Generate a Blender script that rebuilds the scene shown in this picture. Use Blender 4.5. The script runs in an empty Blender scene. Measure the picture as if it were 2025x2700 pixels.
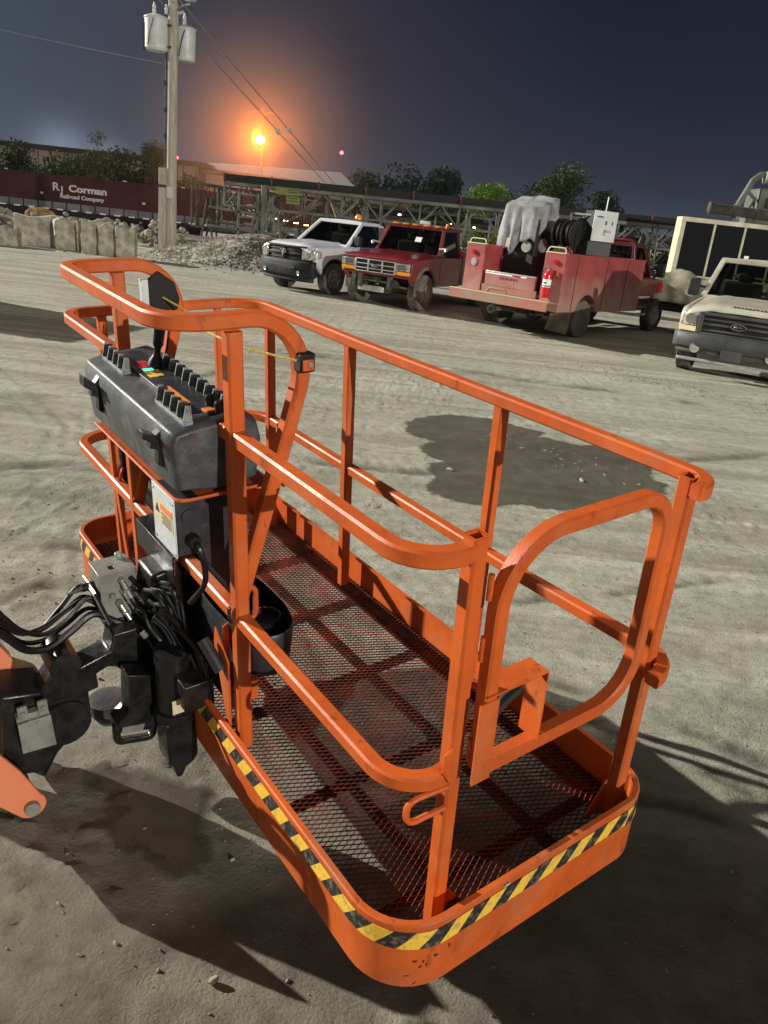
import bpy, bmesh, math, random
import numpy as np
from mathutils import Vector, Matrix, Euler
rad = math.radians
C = bpy.context.scene
LK = C.collection.objects.link

# ------------------------------------------------------------------ camera
cam = bpy.data.cameras.new('camera'); cam_o = bpy.data.objects.new('camera', cam); LK(cam_o)
cam_o.matrix_world = Matrix.Translation((0, 0, 2.03)) @ (Matrix.Rotation(rad(90-20.0), 4, 'X') @ Matrix.Rotation(rad(6.2), 4, 'Z'))
cam.sensor_fit = 'VERTICAL'; cam.sensor_height = 36; cam.lens = 36*2100.8/2700
cam.clip_start = 0.05; cam.clip_end = 3000
C.camera = cam_o
C.render.resolution_x = 768; C.render.resolution_y = 1024

# ------------------------------------------------------------------ view + light
C.view_settings.view_transform = 'Standard'; C.view_settings.look = 'None'
C.view_settings.gamma = 1; C.view_settings.exposure = 0.95

KEY = Vector((0.94, -0.34, -0.39)).normalized()       # travel of the key light
sun = bpy.data.lights.new('yard_floodlight', 'SUN'); sun.energy = 3.7; sun.angle = rad(0.5); sun.color = (1.0, 0.96, 0.86)
sun_o = bpy.data.objects.new('yard_floodlight', sun); LK(sun_o)
sun_o.rotation_euler = KEY.to_track_quat('-Z', 'Y').to_euler()
# second flood lamp of the yard, high on its pole behind and right of the photographer
fl = bpy.data.lights.new('pole_floodlight', 'SPOT'); fl.energy = 70000; fl.spot_size = rad(60); fl.spot_blend = 0.6
fl.shadow_soft_size = 0.25; fl.color = (1.0, 0.95, 0.86)
fl_o = bpy.data.objects.new('pole_floodlight', fl); LK(fl_o)
fl_o.location = (0.2+62*0.60, 2-62*0.80, 14.6)
fl_o.rotation_euler = (Vector((-0.5, 12, 0.5))-fl_o.location).to_track_quat('-Z', 'Y').to_euler()

W = bpy.data.worlds.new('World'); C.world = W; W.use_nodes = True
nt = W.node_tree; N = nt.nodes; L = nt.links
for n in list(N): N.remove(n)
out = N.new('ShaderNodeOutputWorld'); bg = N.new('ShaderNodeBackground'); L.new(bg.outputs[0], out.inputs[0])
tc = N.new('ShaderNodeTexCoord'); sep = N.new('ShaderNodeSeparateXYZ'); L.new(tc.outputs['Generated'], sep.inputs[0])
def wmath(op, a, b=None, clamp=False):
    m = N.new('ShaderNodeMath'); m.operation = op; m.use_clamp = clamp
    for i, v in enumerate((a, b)):
        if v is None: continue
        if isinstance(v, (int, float)): m.inputs[i].default_value = v
        else: L.new(v, m.inputs[i])
    return m.outputs[0]
rmp = N.new('ShaderNodeValToRGB'); L.new(sep.outputs['Z'], rmp.inputs[0])
el = rmp.color_ramp.elements
el[0].position = 0.0; el[0].color = (0.014, 0.0145, 0.019, 1)
el[1].position = 0.42; el[1].color = (0.0034, 0.0043, 0.0105, 1)
for p, c in ((0.05, (0.0115, 0.0120, 0.0175, 1)), (0.15, (0.0060, 0.0068, 0.0135, 1)), (0.26, (0.0038, 0.0046, 0.0108, 1))):
    e = el.new(p); e.color = c
def lobe(direction, power, col):
    d = Vector(direction).normalized()
    v = N.new('ShaderNodeVectorMath'); v.operation = 'DOT_PRODUCT'; L.new(tc.outputs['Generated'], v.inputs[0]); v.inputs[1].default_value = d
    f = wmath('POWER', wmath('MAXIMUM', v.outputs['Value'], 0.0), power)
    m = N.new('ShaderNodeVectorMath'); m.operation = 'SCALE'; m.inputs[0].default_value = col; L.new(f, m.inputs['Scale'])
    return m.outputs[0]
acc = rmp.outputs[0]
for dirn, pw, col in (((-0.75, 0.75, -0.05), 5, (0.026, 0.036, 0.044)), ((-0.386, 0.921, 0.030), 2600, (0.075, 0.085, 0.11)), ((-0.340, 0.940, 0.028), 5000, (0.06, 0.065, 0.08)),
                      ((-0.17, 1.0, 0.09), 70, (0.016, 0.0045, 0.001)), ((0.10, -0.8, 0.6), 1.5, (0.15, 0.135, 0.11))):  # last entry: unseen fill glow added behind the camera
    a = N.new('ShaderNodeVectorMath'); a.operation = 'ADD'; L.new(acc, a.inputs[0]); L.new(lobe(dirn, pw, col), a.inputs[1]); acc = a.outputs[0]
# thin uneven cloud
nz = N.new('ShaderNodeTexNoise'); nz.inputs['Scale'].default_value = 2.2; nz.inputs['Detail'].default_value = 3; L.new(tc.outputs['Generated'], nz.inputs['Vector'])
mr = N.new('ShaderNodeMapRange'); L.new(nz.outputs['Fac'], mr.inputs[0]); mr.inputs[1].default_value = 0.3; mr.inputs[2].default_value = 0.7; mr.inputs[3].default_value = 0.85; mr.inputs[4].default_value = 1.15
sc = N.new('ShaderNodeVectorMath'); sc.operation = 'SCALE'; L.new(acc, sc.inputs[0]); L.new(mr.outputs[0], sc.inputs['Scale'])
L.new(sc.outputs[0], bg.inputs[0]); bg.inputs[1].default_value = 1.0

# ------------------------------------------------------------------ materials
def mat(name, col, rough=0.6, metal=0.0, coat=0.0, noise=0.0, nscale=8.0, col2=None, bump=0.0, bscale=40.0, emit=None, estr=0.0, spec=0.5, detail=4, alpha=1.0, lo=0.4, hi=0.6, stretch=None):
    m = bpy.data.materials.new(name); m.use_nodes = True
    n = m.node_tree.nodes; l = m.node_tree.links; b = n['Principled BSDF']
    b.inputs['Base Color'].default_value = (*col, 1); b.inputs['Roughness'].default_value = rough; b.inputs['Metallic'].default_value = metal
    b.inputs['Coat Weight'].default_value = coat; b.inputs['Coat Roughness'].default_value = 0.22
    b.inputs['Specular IOR Level'].default_value = spec
    if emit: b.inputs['Emission Color'].default_value = (*emit, 1); b.inputs['Emission Strength'].default_value = estr
    t = n.new('ShaderNodeTexCoord'); src = t.outputs['Object']
    if stretch:
        mp = n.new('ShaderNodeMapping'); mp.inputs['Scale'].default_value = stretch; l.new(src, mp.inputs[0]); src = mp.outputs[0]
    if noise or col2:
        z = n.new('ShaderNodeTexNoise'); z.inputs['Scale'].default_value = nscale; z.inputs['Detail'].default_value = detail; z.inputs['Roughness'].default_value = 0.65
        l.new(src, z.inputs['Vector'])
        r = n.new('ShaderNodeMapRange'); l.new(z.outputs['Fac'], r.inputs[0]); r.inputs[1].default_value = lo; r.inputs[2].default_value = hi
        mx = n.new('ShaderNodeMix'); mx.data_type = 'RGBA'; l.new(r.outputs[0], mx.inputs[0])
        c2 = col2 if col2 else tuple(c*(1-noise) for c in col)
        mx.inputs[6].default_value = (*col, 1); mx.inputs[7].default_value = (*c2, 1); l.new(mx.outputs[2], b.inputs['Base Color'])
        r2 = n.new('ShaderNodeMapRange'); l.new(z.outputs['Fac'], r2.inputs[0]); r2.inputs[1].default_value = 0.3; r2.inputs[2].default_value = 0.7
        r2.inputs[3].default_value = max(rough-0.08, 0.03); r2.inputs[4].default_value = min(rough+0.14, 1); l.new(r2.outputs[0], b.inputs['Roughness'])
    if bump:
        z = n.new('ShaderNodeTexNoise'); z.inputs['Scale'].default_value = bscale; z.inputs['Detail'].default_value = 5; l.new(src, z.inputs['Vector'])
        bp = n.new('ShaderNodeBump'); bp.inputs['Strength'].default_value = bump; bp.inputs['Distance'].default_value = 0.01; l.new(z.outputs['Fac'], bp.inputs['Height']); l.new(bp.outputs[0], b.inputs['Normal'])
    return m

def stripe_mat(name, c1, c2, period, slant):
    m = mat(name, c1, 0.35); n = m.node_tree.nodes; l = m.node_tree.links; b = n['Principled BSDF']
    uv = n.new('ShaderNodeUVMap'); s = n.new('ShaderNodeSeparateXYZ'); l.new(uv.outputs[0], s.inputs[0])
    def mm(op, a, bb):
        q = n.new('ShaderNodeMath'); q.operation = op
        for i, v in enumerate((a, bb)):
            if isinstance(v, (int, float)): q.inputs[i].default_value = v
            else: l.new(v, q.inputs[i])
        return q.outputs[0]
    ph = mm('FRACT', mm('DIVIDE', mm('ADD', s.outputs['X'], mm('MULTIPLY', s.outputs['Y'], slant)), period), 0)
    g = mm('GREATER_THAN', ph, 0.5)
    mx = n.new('ShaderNodeMix'); mx.data_type = 'RGBA'; l.new(g, mx.inputs[0]); mx.inputs[6].default_value = (*c1, 1); mx.inputs[7].default_value = (*c2, 1)
    z = n.new('ShaderNodeTexNoise'); z.inputs['Scale'].default_value = 60; tt = n.new('ShaderNodeTexCoord'); l.new(tt.outputs['Object'], z.inputs['Vector'])
    mr_ = n.new('ShaderNodeMapRange'); l.new(z.outputs['Fac'], mr_.inputs[0]); z.inputs['Detail'].default_value = 8; mr_.inputs[1].default_value = 0.50; mr_.inputs[2].default_value = 0.66; mr_.inputs[4].default_value = 0.55
    m2 = n.new('ShaderNodeMix'); m2.data_type = 'RGBA'; l.new(mr_.outputs[0], m2.inputs[0]); l.new(mx.outputs[2], m2.inputs[6]); m2.inputs[7].default_value = (0.25, 0.2, 0.13, 1)
    l.new(m2.outputs[2], b.inputs['Base Color']); b.inputs['Roughness'].default_value = 0.55
    return m

M = {}
def wear(m, chip=0.70, chipcol=(0.035, 0.028, 0.022), dust=(0.36, 0.24, 0.15), damt=0.45):
    n = m.node_tree.nodes; l = m.node_tree.links; b = n['Principled BSDF']; src = b.inputs['Base Color'].links[0].from_socket if b.inputs['Base Color'].links else None
    t = n.new('ShaderNodeTexCoord')
    def nz(scale, det, st, lo, hi, mx_):
        mp = n.new('ShaderNodeMapping'); mp.inputs['Scale'].default_value = st; l.new(t.outputs['Object'], mp.inputs[0])
        z = n.new('ShaderNodeTexNoise'); z.inputs['Scale'].default_value = scale; z.inputs['Detail'].default_value = det; z.inputs['Roughness'].default_value = 0.7; l.new(mp.outputs[0], z.inputs['Vector'])
        r = n.new('ShaderNodeMapRange'); l.new(z.outputs['Fac'], r.inputs[0]); r.inputs[1].default_value = lo; r.inputs[2].default_value = hi; r.inputs[4].default_value = mx_; return r.outputs[0]
    def mixc(f, a_, c_):
        x = n.new('ShaderNodeMix'); x.data_type = 'RGBA'; l.new(f, x.inputs[0])
        if src is None or not hasattr(a_, 'node'): x.inputs[6].default_value = (*a_, 1)
        else: l.new(a_, x.inputs[6])
        x.inputs[7].default_value = (*c_, 1); return x.outputs[2]
    o = mixc(nz(4, 6, (1, 1, 1), 0.50, 0.72, damt), src, dust); o = mixc(nz(20, 5, (1, 1, 0.25), 0.60, 0.66, 0.5), o, (0.20, 0.035, 0.010)); o = mixc(nz(38, 7, (1, 1, 1), chip, chip+0.02, 1.0), o, chipcol)
    l.new(o, b.inputs['Base Color']); return m
M['orange'] = wear(mat('orange_paint', (0.58, 0.112, 0.020), 0.40, coat=0.0, spec=0.32, nscale=5, col2=(0.46, 0.084, 0.015), bump=0.08, bscale=160), damt=0.30)
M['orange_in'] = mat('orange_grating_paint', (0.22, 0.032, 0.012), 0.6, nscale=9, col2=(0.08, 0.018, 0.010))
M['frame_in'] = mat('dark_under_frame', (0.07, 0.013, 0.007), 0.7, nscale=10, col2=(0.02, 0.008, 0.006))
M['tape'] = stripe_mat('hazard_tape', (0.80, 0.50, 0.05), (0.018, 0.018, 0.02), 0.110, -0.80)
M['black'] = mat('black_steel', (0.006, 0.006, 0.007), 0.33, nscale=20, col2=(0.012, 0.011, 0.010), bump=0.1, bscale=90)
M['rubber'] = mat('black_rubber', (0.007, 0.007, 0.008), 0.42, spec=0.35, noise=0.3, nscale=30)
M['plastic'] = mat('grey_plastic', (0.036, 0.042, 0.048), 0.48, nscale=11, col2=(0.085, 0.093, 0.10), lo=0.5, hi=0.7, bump=0.12, bscale=120)
wear(M['plastic'], 0.69, (0.22, 0.23, 0.23), (0.11, 0.115, 0.11), 0.6)
M['plastic_dark'] = mat('dark_plastic', (0.020, 0.022, 0.028), 0.42, nscale=24, col2=(0.045, 0.046, 0.05), lo=0.55, hi=0.75)
M['tooth'] = mat('worn_grey_guard', (0.22, 0.25, 0.24), 0.5, noise=0.5, nscale=40)
M['alu'] = mat('grey_aluminium', (0.30, 0.31, 0.29), 0.42, metal=0.35, nscale=14, col2=(0.20, 0.195, 0.16), bump=0.15, bscale=90)
M['zinc'] = mat('zinc_fitting', (0.62, 0.62, 0.60), 0.3, metal=0.8, noise=0.4, nscale=50)
M['whitebox'] = mat('pale_grey_enclosure', (0.55, 0.60, 0.60), 0.45, noise=0.15, nscale=20)
M['cream_label'] = mat('cream_label', (0.62, 0.56, 0.36), 0.5, noise=0.1, nscale=40)
M['label_orange'] = mat('orange_label', (0.75, 0.22, 0.03), 0.5)
M['label_text'] = mat('label_ink', (0.02, 0.02, 0.02), 0.6)
M['red'] = mat('red_plastic', (0.45, 0.015, 0.02), 0.4)
M['yellow'] = mat('yellow_plastic', (0.75, 0.48, 0.06), 0.45)
M['green'] = mat('green_light_lens', (0.02, 0.4, 0.25), 0.3, emit=(0.1, 1.0, 0.7), estr=0.6)
M['rope'] = mat('yellow_rope', (0.75, 0.58, 0.16), 0.8, nscale=300, col2=(0.25, 0.19, 0.06))
M['arm'] = mat('sun_faded_orange_paint', (0.66, 0.22, 0.11), 0.5, nscale=6, col2=(0.66, 0.20, 0.09), bump=0.05, bscale=120)

# ------------------------------------------------------------------ mesh helpers
class MB:
    def __init__(s): s.v = []; s.f = []; s.uv = None
    def add(s, vs, fs):
        k = len(s.v); s.v.extend([tuple(v) for v in vs]); s.f.extend([tuple(i+k for i in f) for f in fs]); return s
    def box(s, c, d, R=None, taper=(1, 1)):
        x, y, z = d[0]/2, d[1]/2, d[2]/2; vs = []
        for k in (-1, 1):
            tx, ty = (taper if k > 0 else (1, 1))
            for (i, j) in ((-1, -1), (1, -1), (1, 1), (-1, 1)):
                p = Vector((i*x*tx, j*y*ty, k*z))
                if R is not None: p = R @ p
                vs.append(p+Vector(c))
        return s.add(vs, [(3, 2, 1, 0), (4, 5, 6, 7), (0, 1, 5, 4), (1, 2, 6, 5), (2, 3, 7, 6), (3, 0, 4, 7)])
    def bb(s, x0, x1, y0, y1, z0, z1): return s.box(((x0+x1)/2, (y0+y1)/2, (z0+z1)/2), (abs(x1-x0), abs(y1-y0), abs(z1-z0)))
    def quad(s, *p): return s.add(p, [tuple(range(len(p)))])
    def prism(s, pts, ax, a, b):
        def P(u, v, w):
            return {0: (w, u, v), 1: (u, w, v), 2: (u, v, w)}[ax]
        n = len(pts); vs = [P(u, v, a) for u, v in pts]+[P(u, v, b) for u, v in pts]
        fs = [tuple(range(n))[::-1], tuple(range(n, 2*n))]+[(i, (i+1) % n, n+(i+1) % n, n+i) for i in range(n)]
        return s.add(vs, fs)
    def tube(s, path, r, n=10, square=False, closed=False, up=None, caps=True, rb=None):
        path = [Vector(p) for p in path]; m = len(path)
        if square:
            a = r; q = r*0.72
            prof = [(a, -q), (a, q), (q, a), (-q, a), (-a, q), (-a, -q), (-q, -a), (q, -a)]
        else: prof = [(r*math.cos(2*math.pi*i/n), r*math.sin(2*math.pi*i/n)) for i in range(n)]
        n = len(prof); tang = []
        for i in range(m):
            if closed: d = path[(i+1) % m]-path[i-1]
            elif i == 0: d = path[1]-path[0]
            elif i == m-1: d = path[-1]-path[-2]
            else: d = (path[i+1]-path[i]).normalized()+(path[i]-path[i-1]).normalized()
            tang.append(d.normalized())
        u0 = Vector(up) if up is not None else (Vector((0, 0, 1)) if abs(tang[0].z) < 0.9 else Vector((0, 1, 0)))
        A = (u0-tang[0]*u0.dot(tang[0])).normalized(); vs = []
        for i in range(m):
            A = (A-tang[i]*A.dot(tang[i])).normalized(); B = tang[i].cross(A)
            k = 1.0
            if 0 < i < m-1 and square:
                c = (path[i+1]-path[i]).normalized().dot((path[i]-path[i-1]).normalized()); k = 1/max(math.sqrt((1+c)/2), 0.5)
            for (x, y) in prof:
                if rb: x *= rb[i]; y *= rb[i]
                vs.append(path[i]+B*x+A*y)
        fs = []
        for i in range(m if closed else m-1):
            j = (i+1) % m
            for k in range(n): fs.append((i*n+k, i*n+(k+1) % n, j*n+(k+1) % n, j*n+k))
        if caps and not closed: fs.append(tuple(range(n))[::-1]); fs.append(tuple(range((m-1)*n, m*n)))
        return s.add(vs, fs)
    def lathe(s, prof, c=(0, 0, 0), ax=2, n=24, R=None):
        vs = []; m = len(prof)
        for (r, h) in prof:
            for i in range(n):
                t = 2*math.pi*i/n; a, b = r*math.cos(t), r*math.sin(t)
                p = Vector({0: (h, a, b), 1: (b, h, a), 2: (a, b, h)}[ax])
                if R is not None: p = R @ p
                vs.append(p+Vector(c))
        fs = [(i*n+k, i*n+(k+1) % n, (i+1)*n+(k+1) % n, (i+1)*n+k) for i in range(m-1) for k in range(n)]
        if prof[0][0] > 1e-5: fs.append(tuple(range(n))[::-1])
        if prof[-1][0] > 1e-5: fs.append(tuple(range((m-1)*n, m*n)))
        return s.add(vs, fs)
    def cyl(s, a, b, r, n=12, r2=None):
        a, b = Vector(a), Vector(b); d = (b-a); R = d.to_track_quat('Z', 'Y').to_matrix()
        return s.lathe([(r, 0), (r if r2 is None else r2, d.length)], a, 2, n, R)
    def grid(s, fn, nu, nv):
        vs = [fn(i/nu, j/nv) for i in range(nu+1) for j in range(nv+1)]
        return s.add(vs, [(i*(nv+1)+j, (i+1)*(nv+1)+j, (i+1)*(nv+1)+j+1, i*(nv+1)+j+1) for i in range(nu) for j in range(nv)])
    def xf(s, Mx): s.v = [tuple(Mx @ Vector(v)) for v in s.v]; return s
    def build(s, name, m=None, parent=None, smooth=False, bevel=0.0, seg=2, solid=0.0, recalc=True, subs=0):
        me = bpy.data.meshes.new(name); me.from_pydata(s.v, [], s.f)
        if recalc:
            b = bmesh.new(); b.from_mesh(me); bmesh.ops.recalc_face_normals(b, faces=b.faces); b.to_mesh(me); b.free()
        if m is not None: me.materials.append(M[m] if isinstance(m, str) else m)
        o = bpy.data.objects.new(name, me); LK(o)
        if parent is not None: o.parent = parent
        if solid: x = o.modifiers.new('s', 'SOLIDIFY'); x.thickness = solid; x.offset = 0
        if bevel:
            x = o.modifiers.new('b', 'BEVEL'); x.width = bevel; x.segments = seg; x.limit_method = 'ANGLE'; x.angle_limit = rad(35)
        if subs: x = o.modifiers.new('u', 'SUBSURF'); x.levels = subs; x.render_levels = subs
        if smooth or bevel or subs:
            me.polygons.foreach_set('use_smooth', [True]*len(me.polygons))
            if smooth != 'all':
                try: me.set_sharp_from_angle(angle=rad(38))
                except Exception: pass
        return o
def empty(name, loc=(0, 0, 0), rz=0.0, parent=None):
    o = bpy.data.objects.new(name, None); LK(o); o.location = loc; o.rotation_euler = (0, 0, rz); o.empty_display_size = 0.1
    if parent is not None: o.parent = parent
    return o
def tag(o, label=None, cat=None, group=None, kind=None):
    for k, v in (('label', label), ('category', cat), ('group', group), ('kind', kind)):
        if v: o[k] = v
    return o
def children(o): return [c for c in bpy.data.objects if c.parent == o]
def copy_tree(o, parent=None):
    c = o.copy(); LK(c); c.parent = parent
    for ch in children(o): copy_tree(ch, c)
    return c
def fillet(pts, rs, n=8):
    pts = [Vector(p) for p in pts]; out_ = [pts[0]]
    for i in range(1, len(pts)-1):
        p, a, b = pts[i], pts[i-1], pts[i+1]; r_ = rs[i-1] if isinstance(rs, (list, tuple)) else rs
        if r_ <= 0: out_.append(p); continue
        d1 = (a-p).normalized(); d2 = (b-p).normalized(); ang = math.acos(max(-1, min(1, d1.dot(d2))))
        t = r_/math.tan(ang/2); t = min(t, (a-p).length*0.98, (b-p).length*0.98); rr = t*math.tan(ang/2)
        cen = p+(d1+d2).normalized()*(rr/math.sin(ang/2)); s0 = p+d1*t-cen; s1 = p+d2*t-cen
        tot = math.acos(max(-1, min(1, s0.normalized().dot(s1.normalized()))))
        for k in range(n+1):
            f = k/n; out_.append(cen+(s0*math.sin((1-f)*tot)+s1*math.sin(f*tot))/math.sin(tot))
    out_.append(pts[-1]); return out_
def catmull(pts, n=8):
    P = [Vector(p) for p in pts]; P = [P[0]*2-P[1]]+P+[P[-1]*2-P[-2]]; o = []
    for i in range(1, len(P)-2):
        for k in range(n):
            t = k/n; o.append(0.5*((2*P[i])+(-P[i-1]+P[i+1])*t+(2*P[i-1]-5*P[i]+4*P[i+1]-P[i+2])*t*t+(-P[i-1]+3*P[i]-3*P[i+1]+P[i+2])*t**3))
    o.append(P[-2]); return o
def loop2d(x0, x1, y0, y1, r, n=8):
    """rounded rectangle outline, r = radii for (x0y0, x1y0, x1y1, x0y1)"""
    o = []
    for (cx, cy, a0, rr) in ((x0+r[0], y0+r[0], 180, r[0]), (x1-r[1], y0+r[1], 270, r[1]), (x1-r[2], y1-r[2], 0, r[2]), (x0+r[3], y1-r[3], 90, r[3])):
        for k in range(n+1): t = rad(a0+90*k/n); o.append((cx+rr*math.cos(t), cy+rr*math.sin(t)))
    return o
# =================================================================== BOOM LIFT (basket coordinates: x across, y along, z up from the deck)
lift = bpy.data.objects.new('boom_lift', None); LK(lift)
lift.location = (0.163, 1.429, 0.351); lift.rotation_euler = (rad(2.867), rad(-5.503), rad(37.494))
tag(lift, 'orange boom lift basket with hazard striped toe board, black jib and grey control box', 'boom lift')
T = 0.0200; YE = 2.46; WF = 0.855
M['rust_chip'] = mat('bare_rusty_steel', (0.03, 0.02, 0.016), 0.8)
# toe board
ol = loop2d(-0.056, 0.905, -0.022, 2.49, (0.17, 0.13, 0.15, 0.13), 10)
nt_ = len(ol)
tb = MB()
def ring(off, z):
    cx, cy = 0.42, 1.23; res = []
    for i, (x, y) in enumerate(ol):
        a = Vector(ol[i-1]); b_ = Vector(ol[(i+1) % nt_]); d = (b_-a).normalized(); nn = Vector((d.y, -d.x)); res.append((x-nn.x*off, y-nn.y*off, z))
    return res
rings = [ring(0.03, -0.088), ring(0.0, -0.090), ring(0.0, -0.086), ring(0.0, 0.125), ring(0.004, 0.129), ring(0.018, 0.129), ring(0.018, 0.122), ring(0.005, 0.120), ring(0.005, -0.03)]
vs = [p for r_ in rings for p in r_]; fs = [(k*nt_+i, k*nt_+(i+1) % nt_, (k+1)*nt_+(i+1) % nt_, (k+1)*nt_+i) for k in range(len(rings)-1) for i in range(nt_)]
tb.add(vs, fs); toe = tb.build('toe_board', 'orange', lift, smooth=True)
# hazard tape: strips proud of the board along the near long side, near corner and near end
def strip(i0, i1, z0, z1, name):
    idx = [(i % nt_) for i in range(i0, i1+1)]; pts = []; s_ = [0.0]
    for q in idx:
        a = Vector(ol[q-1]); b_ = Vector(ol[(q+1) % nt_]); d = (b_-a).normalized(); pts.append(Vector((ol[q][0]+d.y*0.0025, ol[q][1]-d.x*0.0025)))
    P2 = [pts[0]]
    for a, b_ in zip(pts[:-1], pts[1:]):
        k = max(1, int((b_-a).length/0.1)); P2 += [a+(b_-a)*(j+1)/k for j in range(k)]
    me = bpy.data.meshes.new(name); v = []; f = []; uvs = []; s = 0
    for i, p in enumerate(P2):
        if i: s += (p-P2[i-1]).length
        v += [(p.x, p.y, z0), (p.x, p.y, z1)]; uvs.append(s)
    f = [(2*i, 2*i+2, 2*i+3, 2*i+1) for i in range(len(P2)-1)]
    me.from_pydata(v, [], f); me.materials.append(M['tape']); u = me.uv_layers.new(name='UVMap')
    for poly in me.polygons:
        for li in poly.loop_indices:
            vi = me.loops[li].vertex_index; u.data[li].uv = (uvs[vi//2], v[vi][2])
    o = bpy.data.objects.new(name, me); LK(o); o.parent = toe
    x = o.modifiers.new('s', 'SOLIDIFY'); x.thickness = 0.0012
# outline order: near-left corner(0..10), near-right(11..21), far-right(22..32), far-left(33..43)
strip(11, 21, 0.045, 0.108, 'warning_stripe')
strip(-1, 11, 0.050, 0.108, 'warning_stripe')
strip(33, 44, 0.045, 0.108, 'warning_stripe') if False else strip(34, 43, 0.045, 0.108, 'warning_stripe')
# deck grating: expanded metal, real strands
g_ = MB(); LW, SW, st, th = 0.036, 0.0185, 0.0038, 0.0060

def gx0(y):
    e = -0.048
    if y < 0.145: e += 0.165-math.sqrt(max(0.165**2-(0.145-y)**2, 0))
    if y > 2.36: e += 0.12-math.sqrt(max(0.12**2-(y-2.36)**2, 0))
    return e
def gx1(y):
    e = 0.898
    if y < 0.11: e -= 0.12-math.sqrt(max(0.12**2-(0.11-y)**2, 0))
    if y > 2.34: e -= 0.14-math.sqrt(max(0.14**2-(y-2.34)**2, 0))
    return e
ny = int(2.47/(SW/2)); nx = int(0.93/LW)+2
for j in range(ny):
    y0 = -0.005+j*SW/2; off = 0 if j % 2 == 0 else LW/2
    row = []
    for i in range(nx*2+1):
        x = -0.045+off-LW/2+i*LW/2
        row.append((x, y0+(SW/2 if i % 2 else 0)))
    row = [p for p in row if gx0(p[1]) <= p[0] <= gx1(p[1])]
    if len(row) < 2: continue
    k = len(g_.v); m_ = len(row)
    for (x, y) in row:
        g_.v += [(x, y-st/2, 0.0+th), (x, y+st/2, 0.0), (x, y+st/2-0.001, -th*0.4), (x, y-st/2-0.001, th*0.5)]
    for i in range(m_-1):
        a = k+4*i
        for c in range(4): g_.f.append((a+c, a+(c+1) % 4, a+4+(c+1) % 4, a+4+c))
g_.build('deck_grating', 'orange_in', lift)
df = MB()
for y in (0.16, 0.60, 1.04, 1.48, 1.92, 2.36): df.bb(-0.045, 0.895, y-0.009, y+0.009, -0.045, -0.008)
for x in (0.235, 0.60): df.bb(x-0.010, x+0.010, 0.02, 2.45, -0.050, -0.0075)
df.bb(-0.05, -0.030, 0.17, 2.33, -0.05, -0.008); df.bb(0.880, 0.898, 0.14, 2.33, -0.05, -0.008); df.bb(0.13, 0.76, -0.014, 0.01, -0.05, -0.008)
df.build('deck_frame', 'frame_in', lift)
# inner kick lip at the gate
k_ = MB(); k_.bb(0.165, 0.82, 0.012, 0.022, -0.004, 0.062); k_.bb(0.165, 0.82, 0.022, 0.055, 0.004, 0.012); k_.build('kick_plate', 'orange', lift, bevel=0.002)

zt = 1.0805; zm_f = 0.553; zm_n = 0.515
# top rail
path = fillet([(0.125, 0.062, zt), (0.0, 0.045, zt), (0.0, 0.86, zt), (0.0, YE-0.02, zt), (0.835, YE-0.055, zt), (0.84, 1.5, zt), (0.872, 0.55, zt), (0.883, 0.2, zt), (0.883, 0.018, zt), (0.795, 0.015, zt)],
              [0.17, 0, 0.11, 0.17, 0, 0, 0, 0.085], 9)
MB().tube(path, T, square=True, up=(0, 0, 1)).build('top_rail', 'orange', lift, smooth=True)
path = fillet([(0.125, 0.062, zm_n-0.005), (0.0, 0.045, zm_n-0.005), (0.0, 0.86, zm_n+0.01), (0.0, YE-0.02, zm_f-0.01), (0.845, YE-0.055, zm_f), (0.848, 1.5, zm_f), (0.855, 0.55, zm_f), (0.875, 0.2, zm_f), (0.875, 0.012, zm_f), (0.78, 0.005, zm_f-0.01)],
              [0.2, 0, 0.11, 0.17, 0, 0, 0, 0.085], 9)
MB().tube(path, T, square=True, up=(0, 0, 1)).build('mid_rail', 'orange', lift, smooth=True)
def post(x, y, z0, z1, r_=T, x1=None, cap=False):
    m_ = MB(); xx = x if x1 is None else x1
    m_.tube([(x, y, z0), (xx, y, z1)], r_, square=True, up=(0, 1, 0), caps=not cap)
    if cap: m_.tube([(x, y, z0+0.01), (xx, y, z1)], r_-0.004, square=True, up=(0, 1, 0), caps=False); m_.bb(x-r_+.003, x+r_-.003, y-r_+.003, y+r_-.003, z1-0.09, z1-0.085)
    return m_.build('post', 'orange', lift, smooth=True)
def post_ring(x, y, z0, z1):
    pass
p1 = MB().tube([(0.144, 0.066, 0.0), (0.144, 0.066, 1.112)], 0.0205, square=True, up=(0, 1, 0), caps=False)
p1.tube([(0.144, 0.066, 1.0), (0.144, 0.066, 1.1125)], 0.0165, square=True, up=(0, 1, 0), caps=False)
for (a, b, c, d) in ((0.1235, 0.1645, 0.0455, 0.0495), (0.1235, 0.1645, 0.0825, 0.0865), (0.1235, 0.1275, 0.0495, 0.0825), (0.1605, 0.1645, 0.0495, 0.0825)): p1.bb(a, b, c, d, 1.1105, 1.113)
p1.bb(0.127, 0.161, 0.049, 0.083, 1.00, 1.004); p1.build('post', 'orange', lift, smooth=True)
p2 = MB().tube([(0.826, 0.066, 0.0), (0.835, 0.066, 1.098)], 0.0205, square=True, up=(0, 1, 0), caps=False)
p2.bb(0.82, 0.852, 0.050, 0.082, 1.03, 1.035)
for (a, b, c, d) in ((0.8145, 0.8555, 0.0455, 0.0495), (0.8145, 0.8555, 0.0825, 0.0865), (0.8145, 0.8185, 0.0495, 0.0825), (0.8515, 0.8555, 0.0495, 0.0825)): p2.bb(a, b, c, d, 1.0965, 1.099)
p2.build('post', 'orange', lift, smooth=True)
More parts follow.
